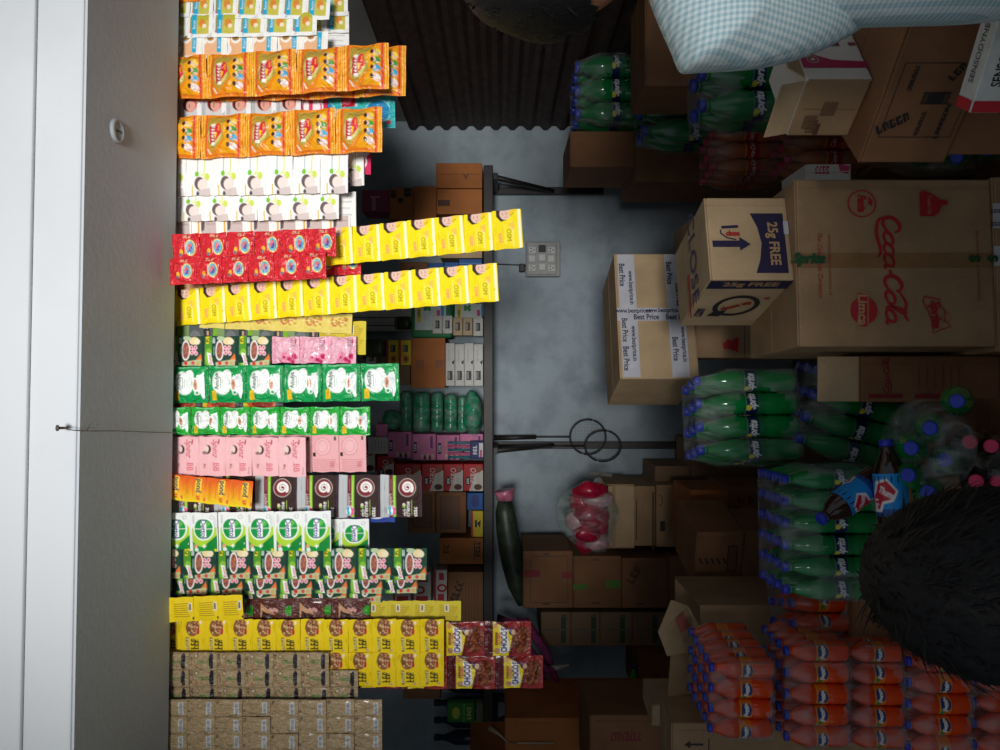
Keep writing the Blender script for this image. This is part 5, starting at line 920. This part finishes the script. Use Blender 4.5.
ss.prt('top', [('t', 'SENSODYNE', 0, -8, 9, 90, (70, 74, 80), {'w': 60}), ('r', -14, 38, 14, 50, (200, 40, 50))], 0, 0, .00138)
so = ss.done('toothpaste_box'); zt_ = P(970, 113, 1.18).z; corner(so, .14, .045, -32, P(970, 113, 1.18), zt_ - .045); tag(so, 'white toothpaste box with a red end at the edge of the frame', 'toothpaste box')
dk = BoxB(.13, .10, zt_ - .0935, BROWN); o = dk.done('carton'); corner(o, .13, .10, -32, P(970, 113, 1.18) + Vector((.004, .0, 0)), 0); tag(o, 'narrow brown carton carrying the toothpaste boxes at the frame edge', 'carton', GB)
carton('detergent_carton', 'small white box with pink lettering just above the big cola carton', 'box', (806, 851, 164, 196), 2.06, .18, WHITEC, [('t', 'Tide', 822, 170, 8, 0, (206, 60, 110), {'w': 14}), ('p', [(838, 164), (850, 166), (848, 174), (840, 172)], (206, 60, 110))])
carton('carton', 'dull brown carton bearing the dark green pack by the ribbed wall', 'carton', (652.6, 880, 53, 125), 3.0, .36, BROWN, (), 0, GB)
carton('carton', 'dull brown carton left of the dark green pack by the ribbed wall, upper one', 'carton', (570, 634.6, 131, 167), 3.06, .34, BROWN, (), 0, GB)
carton('carton', 'dull brown carton under the upper one beside the dim green bottle packs', 'carton', (635, 879, 147, 182), 3.04, .36, BROWN, (), 0, GB)
carton('carton', 'dull brown carton under the dim green bottle pack behind the shoulder', 'carton', (745, 943, 62, 129), 2.66, .30, BROWN, (), 0, GB)
carton('carton', 'brown carton showing as a strip behind the shirted shoulder', 'carton', (645, 752, -20, 86), 2.36, .26, BROWN, (), 0, GB)
carton('carton', 'brown carton under the one behind the shirted shoulder', 'carton', (752.6, 995, -20, 86), 2.36, .26, BROWN, (), 0, GB)
carton('carton', 'brown carton carrying the first amber drink pack', 'carton', (788, 950, 128, 176), 2.60, .24, BROWN, (), 0, GB)
carton('carton', 'brown carton carrying the amber drink pack behind the magenta carton', 'carton', (873, 990, 108, 168), 2.37, .21, BROWN, (), 0, GB)
carton('carton', 'brown carton supporting the dim green pack beside the red drinks', 'carton', (813, 1045, 50, 116), 2.13, .2, BROWN, (), 0, GB)
carton('carton', 'brown carton supporting the small white box with pink lettering', 'carton', (852, 1067, 179, 230), 2.06, .18, BROWN, (), 0, GB)
carton('carton', 'brown carton supporting the loose pack of green bottles by the toothpaste boxes', 'carton', (1032, 1145, 118, 170), 1.80, .22, BROWN, (), 0, GB)
carton('carton', 'brown carton below the leaning green bottle pack', 'carton', (924, 1105, 390, 466), 1.92, .22, BROWN, (), 0, GB)
carton('carton', 'brown carton below the big green bottle pack', 'carton', (893, 1150, 476, 604), 1.78, .3, BROWN, (), 0, GB)
carton('carton', 'brown carton below the brown drink carton with raised flap', 'carton', (1000.6, 1149, 356, 402), 1.80, .12, BROWN, (), 0, GB)
carton('carton', 'brown carton below the tilted orange drink pack', 'carton', (853, 1095, 588, 640), 1.96, .2, BROWN, (), 0, GB)
carton('carton', 'kraft carton holding up the bag of green bottles', 'carton', (1010, 1228, 400, 492), 1.60, .12, BROWN, (), 0, GB)
so2 = so.copy(); so2.data = so.data; COL.objects.link(so2); so2.location.z -= .0465; so2['label'] = 'white toothpaste box under the one at the edge of the frame'; so['group'] = so2['group'] = 'toothpaste boxes'

# open kraft carton with standing flaps, marked with a number
oc = empty('open_carton', (0, 0, 0), 'open kraft carton with torn standing flaps and handwritten numbers, beside the orange drinks', 'carton')
D0 = 2.24; s0 = D0 / F; p0 = P(700, 705, D0); w0 = (705 - 606) * s0; zt = p0.z; oc.location = (p0.x + w0 / 2, D0 + .16, 0)
bm = bmesh.new()
for q in (((0, -.16, zt / 2), (w0, .005, zt)), ((0, .16, zt / 2), (w0, .005, zt)), ((-w0 / 2, 0, zt / 2), (.005, .32, zt)), ((w0 / 2, 0, zt / 2), (.005, .32, zt)), ((0, 0, .004), (w0, .32, .006)), ((0, 0, zt * .8), (w0 * .98, .31, .004))): add_box(bm, *q)
bm_obj('box_body', bm, KRAFT, oc)
def flap_poly(pts, D, par, mat=KRAFT, name='flap', prints=()):
    bm = bmesh.new(); vs = [bm.verts.new(rel(par, P(x, y, d))) for x, y, d in pts]; bm.faces.new(vs); bmesh.ops.recalc_face_normals(bm, faces=bm.faces[:]); bmesh.ops.solidify(bm, geom=bm.faces[:], thickness=.004); return bm_obj(name, bm, mat, par)
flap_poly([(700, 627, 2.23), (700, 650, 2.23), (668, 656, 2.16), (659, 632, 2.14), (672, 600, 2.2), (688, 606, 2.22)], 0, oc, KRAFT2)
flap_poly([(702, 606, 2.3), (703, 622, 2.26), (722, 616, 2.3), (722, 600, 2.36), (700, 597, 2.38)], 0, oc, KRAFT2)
flap_poly([(700, 652, 2.235), (700, 704, 2.235), (667, 702, 2.20), (671, 648, 2.20)], 0, oc, KRAFT)
pr = BoxB(w0, .32, zt, KRAFT, False); bm = bmesh.new(); mm = []
def mi_(m):
    if m not in mm: mm.append(m)
    return mm.index(m)
pr.bm.free(); pr.prt('front', [('t', '98', 724, 638, 12, 0, (70, 56, 44), {'sh': .2}), ('t', '36', 742, 636, 12, 180, (70, 56, 44), {'sh': .2})], 700 + zt / s0 / 2, (705 + 606) / 2, s0, .0034, bm, mi_); bm_obj('handwriting', bm, mm, oc)
bm = bmesh.new(); vs = [bm.verts.new(rel(oc, P(x, y, d))) for x, y, d in ((675, 620, 2.168), (683, 612, 2.186), (690, 625, 2.19), (681, 633, 2.17))]; bm.faces.new(vs); bm_obj('printed_panel', bm, ink((176, 96, 84)), oc, (0, -.006, 0))
carton('carton', 'kraft carton with a black arrow below the orange pack with the torn hole', 'carton', (671, 1072, 722, 790), 2.06, .15, KRAFT, [('p', [(684, 744), (690, 740), (690, 743), (703, 743), (703, 745), (690, 745), (690, 748)], BLK), ('r', 708, 738, 709, 760, BLK)], -4, GB)
carton('carton', 'small kraft carton torn open between the low cartons and the arrow carton', 'carton', (652, 682, 704, 727), 2.45, .16, KRAFT2, (), -8, GB)
carton('carton', 'brown carton under the small torn kraft one', 'carton', (682.6, 970, 704, 727), 2.45, .2, BROWN, (), -8, GB)

# ------------------------------------------------------------------ people
def skin_body(name, J, E, mat, parent=None, sub=2, root=0):
    names = list(J); me = bpy.data.meshes.new(name); me.from_pydata([J[k][0] for k in names], [(names.index(a), names.index(b)) for a, b in E], [])
    o = bpy.data.objects.new(name, me); COL.objects.link(o); sk = o.modifiers.new('s', 'SKIN'); sk.use_smooth_shade = True
    for i, k in enumerate(names):
        r = J[k][1]; me.skin_vertices[0].data[i].radius = r if isinstance(r, tuple) else (r, r); me.skin_vertices[0].data[i].use_root = (i == root)
    ms = o.modifiers.new('u', 'SUBSURF'); ms.levels = sub; ms.render_levels = sub
    dg = bpy.context.evaluated_depsgraph_get(); m2 = bpy.data.meshes.new_from_object(o.evaluated_get(dg)); m2.name = name
    bpy.data.objects.remove(o); bpy.data.meshes.remove(me); m2.materials.clear(); m2.materials.append(mat)
    for p in m2.polygons: p.use_smooth = True
    return obj(name, m2, parent)
SKM = M('brown_skin', (150, 100, 76), .55, .08, 40, .1); HAIRM = M('black_hair', (14, 13, 14), .6, .3, 180, .4, 0, 0, .2); TROU = M('dark_trousers', (44, 46, 56), .9, .1, 60)
m_, nt, b_ = newmat('blue_gingham'); tc = N(nt, 'ShaderNodeTexCoord'); sp = N(nt, 'ShaderNodeSeparateXYZ'); nt.links.new(tc.outputs['Object'], sp.inputs[0]); outs = []
ax = N(nt, 'ShaderNodeMath', operation='ADD'); nt.links.new(sp.outputs['X'], ax.inputs[0])
for so_ in (ax.outputs[0], sp.outputs['Z']):
    mu = N(nt, 'ShaderNodeMath', operation='MULTIPLY'); mu.inputs[1].default_value = 2 * math.pi / .0066; nt.links.new(so_, mu.inputs[0])
    si = N(nt, 'ShaderNodeMath', operation='SINE'); nt.links.new(mu.outputs[0], si.inputs[0]); gt = N(nt, 'ShaderNodeMath', operation='GREATER_THAN'); gt.inputs[1].default_value = 0; nt.links.new(si.outputs[0], gt.inputs[0]); outs.append(gt.outputs[0])
sm = N(nt, 'ShaderNodeMath', operation='ADD'); nt.links.new(outs[0], sm.inputs[0]); nt.links.new(outs[1], sm.inputs[1]); hf = N(nt, 'ShaderNodeMath', operation='MULTIPLY'); hf.inputs[1].default_value = .5; nt.links.new(sm.outputs[0], hf.inputs[0])
rp_ = N(nt, 'ShaderNodeValToRGB'); rp_.color_ramp.elements[0].color = L4((220, 232, 234)); rp_.color_ramp.elements[1].color = L4((156, 192, 202)); nt.links.new(hf.outputs[0], rp_.inputs[0]); nt.links.new(rp_.outputs[0], b_.inputs['Base Color']); b_.inputs['Roughness'].default_value = .9
cn = N(nt, 'ShaderNodeTexNoise'); cn.inputs['Scale'].default_value = 7; cn.inputs['Distortion'].default_value = 1.5; nt.links.new(tc.outputs['Object'], cn.inputs['Vector']); bump(nt, b_, cn.outputs['Fac'], .3, .02); SHIRT = m_
def head_mesh(name, c, s, parent, yaw=0):
    """skull with brow, nose, mouth and ears; faces local +Y"""
    bm = bmesh.new(); bmesh.ops.create_icosphere(bm, subdivisions=4, radius=1)
    for v in bm.verts:
        x, y, z = v.co; jaw = max(0, -z); x *= (1 - .30 * jaw); y *= (1 - .12 * jaw)
        if y > 0: y = y * .94; 
        g = lambda cx, cz, w: math.exp(-((x - cx) ** 2 + (z - cz) ** 2) / w) if y > 0 else 0
        y += .20 * g(0, -.10, .012) + .12 * g(0, .02, .01) + .05 * g(0, -.42, .02) - .07 * g(.3, .06, .02) - .07 * g(-.3, .06, .02) + .06 * g(0, -.72, .04) + .04 * g(.3, .2, .03) + .04 * g(-.3, .2, .03)
        for sg in (-1, 1):
            e = math.exp(-((y + .05) ** 2 / .016 + (z - .02) ** 2 / .06)); x += sg * .16 * e if x * sg > .75 else 0
        v.co = Vector((x * s * .80, y * s * .98, z * s * 1.16))
    o = bm_obj(name, bm, SKM, parent, c, True); o.rotation_euler = (0, 0, yaw); return o
def hair_mesh(c, s, parent, yaw=0, n=900, length=.03, cut=-.35, seed=1):
    rs = np.random.default_rng(seed); bm = bmesh.new(); bmesh.ops.create_icosphere(bm, subdivisions=4, radius=1)
    kill = [v for v in bm.verts if v.co.z < cut + (.55 if v.co.y > .3 else 0) * min(1, max(0, (v.co.y - .1) * 1.5))]
    for v in bm.verts:
        w = 1.10 + .02 * math.sin(9 * v.co.x + 3 * v.co.z) * math.sin(8 * v.co.y)
        v.co = Vector((v.co.x * s * .84 * w, v.co.y * s * 1.02 * w, v.co.z * s * 1.17 * w))
    bmesh.ops.delete(bm, geom=kill, context='VERTS')
    for _ in range(n):
        d = rs.normal(0, 1, 3); d /= np.linalg.norm(d)
        if d[2] < cut or (d[1] > .45 and d[2] < .45): continue
        p = Vector((d[0] * s * .89, d[1] * s * 1.08, d[2] * s * 1.24)); nrm = Vector(d); dn = Vector((rs.normal(0, .25), -.15 + rs.normal(0, .25), -.75)); t = (dn - nrm * dn.dot(nrm)).normalized() + Vector(rs.normal(0, .2, 3))
        L = length * rs.uniform(.5, 1.3); sd = t.cross(nrm).normalized() * .0016
        pts = [p, p + t * L * .5 + nrm * L * .16, p + t * L + nrm * L * rs.uniform(.0, .32)]
        r = [bm.verts.new(q + sgn * sd * k) for q, k in zip(pts, (1, .8, .1)) for sgn in (-1, 1)]
        bm.faces.new((r[0], r[1], r[3], r[2])); bm.faces.new((r[2], r[3], r[5], r[4]))
    o = bm_obj('hair', bm, HAIRM, parent, c, True); o.rotation_euler = (0, 0, yaw); return o
def hand(J, E, w, dr, side, tag_, down=Vector((0, 0, -1))):
    """palm and five bent fingers added to a skeleton; dr is the pointing direction, side the thumb side"""
    w = Vector(w); dr = Vector(dr).normalized(); side = Vector(side).normalized(); nb = Vector(down)
    J[tag_ + 'p'] = (tuple(w + dr * .05), (.034, .016)); 
    for i, (o_, L) in enumerate(((-.028, .072), (-.009, .080), (.010, .075), (.028, .058))):
        a = w + dr * .085 - side * o_; k = '%sf%d' % (tag_, i)
        J[k + 'a'] = (tuple(a), .0095); J[k + 'b'] = (tuple(a + dr * L * .5 + nb * .008), .0085); J[k + 'c'] = (tuple(a + dr * L * .85 + nb * .026), .0072)
        E += [(tag_ + 'p', k + 'a'), (k + 'a', k + 'b'), (k + 'b', k + 'c')]
    a = w + dr * .03 + side * .034; J[tag_ + 't1'] = (tuple(a), .011); J[tag_ + 't2'] = (tuple(a + dr * .035 + side * .022 + nb * .01), .009); E += [(tag_ + 'p', tag_ + 't1'), (tag_ + 't1', tag_ + 't2')]
def person(label, base, H, arms, yaw=0, seat=False):
    """standing figure; base is the point on the floor; arms: list of (elbow, wrist) relative to base for left and right"""
    o = empty('person', base, label, 'person'); h = H
    J = {'pel': ((0, 0, .495 * h), .06 * h / 1.6), 'wa': ((0, .01, .61 * h), .082), 'ch': ((0, .015, .72 * h), .098), 'nk0': ((0, .0, .80 * h), .046), 'nk': ((0, .012, .855 * h), .045)}; E = [('pel', 'wa'), ('wa', 'ch'), ('ch', 'nk0'), ('nk0', 'nk')]
    for sg, (el, wr) in zip((-1, 1), arms):
        t = 'l' if sg < 0 else 'r'; shx = .088 * h * sg
        J[t + 'sh'] = ((shx, 0, .775 * h), .038); J[t + 'el'] = (el, .036); J[t + 'wr'] = (wr, .025); E += [('nk0', t + 'sh'), (t + 'sh', t + 'el'), (t + 'el', t + 'wr'), (t + 'wr', t + 'p')]
        d = (Vector(wr) - Vector(el)).normalized(); hand(J, E, wr, d, d.cross(Vector((0, 0, 1))) * (-sg if abs(d.z) < .9 else sg) if abs(d.z) < .95 else Vector((0, 1, 0)), t)
        J[t + 'hp'] = ((.042 * h * sg, 0, .46 * h), .052); J[t + 'kn'] = ((.048 * h * sg, .02, .27 * h), .046); J[t + 'an'] = ((.05 * h * sg, -.01, .045 * h), .034); J[t + 'to'] = ((.055 * h * sg, .13, .022 * h), .024)
        E += [('pel', t + 'hp'), (t + 'hp', t + 'kn'), (t + 'kn', t + 'an'), (t + 'an', t + 'to')]
    body = skin_body('body', J, E, SKM, o); body.name = 'body'
    tr = {k: (v[0], (v[1] + .014) if not isinstance(v[1], tuple) else v[1]) for k, v in J.items() if k in ('pel', 'lhp', 'rhp', 'lkn', 'rkn', 'lan', 'ran')}
    skin_body('trousers', tr, [('pel', 'lhp'), ('lhp', 'lkn'), ('lkn', 'lan'), ('pel', 'rhp'), ('rhp', 'rkn'), ('rkn', 'ran')], TROU, o)
    return o, J
# person in the checked shirt at the counter, seen from behind, cut by the frame
Hh = 1.60
pb = Vector((.585, .985, 0)); o, J = person('person in a blue checked shirt leaning at the counter, cut by the frame edge', pb, Hh, [((-.08, .05, 1.03), (.0, .10, .90)), ((.17, .05, 1.02), (.14, .10, .90))])
sj = {'hem': ((.0, 0, .45 * Hh), (.145, .105)), 'wa': ((0, 0, .60 * Hh), (.150, .10)), 'ch': ((0, .01, .71 * Hh), (.162, .108)), 'nk0': ((0, 0, .772 * Hh), (.10, .075)), 'nk': ((0, .004, .832 * Hh), (.058, .056)), 'ls': ((-.142, 0, .764 * Hh), .080), 'lm': ((-.132, .015, .715 * Hh), .066), 'le': ((-.085, .05, 1.05), .056), 'lc': ((-.03, .08, .965), .044), 'rs': ((.140, 0, .772 * Hh), .074), 're': ((.17, .05, 1.03), .058), 'rc': ((.155, .08, .965), .044)}
skin_body('shirt', sj, [('hem', 'wa'), ('wa', 'ch'), ('ch', 'nk0'), ('nk0', 'nk'), ('nk0', 'ls'), ('ls', 'lm'), ('lm', 'le'), ('le', 'lc'), ('nk0', 'rs'), ('rs', 're'), ('re', 'rc')], SHIRT, o, 3)
hc = (-.045, .035, 1.435); head_mesh('head', hc, .098, o, .25); hair_mesh(hc, .098, o, .25, 700, .022, -.5, 3)
# dark haired customer close to the camera
pb = Vector((-.20, .74, 0)); H2 = 1.17
o, J = person('person with thick black hair close to the viewer, only the head in view', pb, H2, [((-.19, .02, .66), (-.20, .12, .48)), ((.19, .02, .66), (.20, .12, .48))])
sj = {'hem': ((0, 0, .46 * H2), (.15, .11)), 'wa': ((0, 0, .58 * H2), (.14, .10)), 'ch': ((0, .01, .70 * H2), (.155, .105)), 'nk0': ((0, 0, .79 * H2), (.08, .07)), 'ls': ((-.14, 0, .765 * H2), .06), 'le': ((-.185, .015, .68), .05), 'rs': ((.14, 0, .765 * H2), .06), 're': ((.185, .015, .68), .05)}
skin_body('shirt', sj, [('hem', 'wa'), ('wa', 'ch'), ('ch', 'nk0'), ('nk0', 'ls'), ('ls', 'le'), ('nk0', 'rs'), ('rs', 're')], M('grey_shirt', (110, 112, 118), .9, .08, 80), o, 2)
hc = (0, .01, 1.018); head_mesh('head', hc, .100, o); hair_mesh(hc, .0985, o, 0, 2600, .026, -.55, 8)
# ------------------------------------------------------------------ light and camera
W = bpy.data.worlds.new('daylight'); SC.world = W; W.use_nodes = True
bg = W.node_tree.nodes['Background']; bg.inputs['Color'].default_value = (.80, .90, 1.0, 1); bg.inputs['Strength'].default_value = .235
def spot(name, loc, aim, power, size, blend, rad, col):
    l = bpy.data.lights.new(name, 'SPOT'); l.energy = power; l.spot_size = math.radians(size); l.spot_blend = blend; l.shadow_soft_size = rad; l.color = col
    o = bpy.data.objects.new(name, l); COL.objects.link(o); o.location = loc
    o.rotation_euler = (Vector(aim) - Vector(loc)).to_track_quat('-Z', 'Y').to_euler(); return o
spot('daylight_stand_in_spot', (.02, -2.6, 1.76), (.2, 1.6, 2.03), 790, 33, 1.0, .35, (1.0, .985, .96))  # added spot standing in for daylight; soft cone imitates shading by the crowd
cam = bpy.data.cameras.new('camera'); cam.sensor_width = 36; cam.lens = 36 * F / 1000; cam.clip_start = .05
co = bpy.data.objects.new('camera', cam); COL.objects.link(co); co.location = (0, 0, CZ)
co.rotation_euler = Matrix(((0, 1, 0), (0, 0, -1), (-1, 0, 0))).to_euler()
SC.camera = co
SC.view_settings.view_transform = 'Standard'; SC.view_settings.look = 'None'; SC.view_settings.gamma = 1; SC.view_settings.exposure = 0; SC.view_settings.use_curve_mapping = False
SC.cycles.use_denoising = True
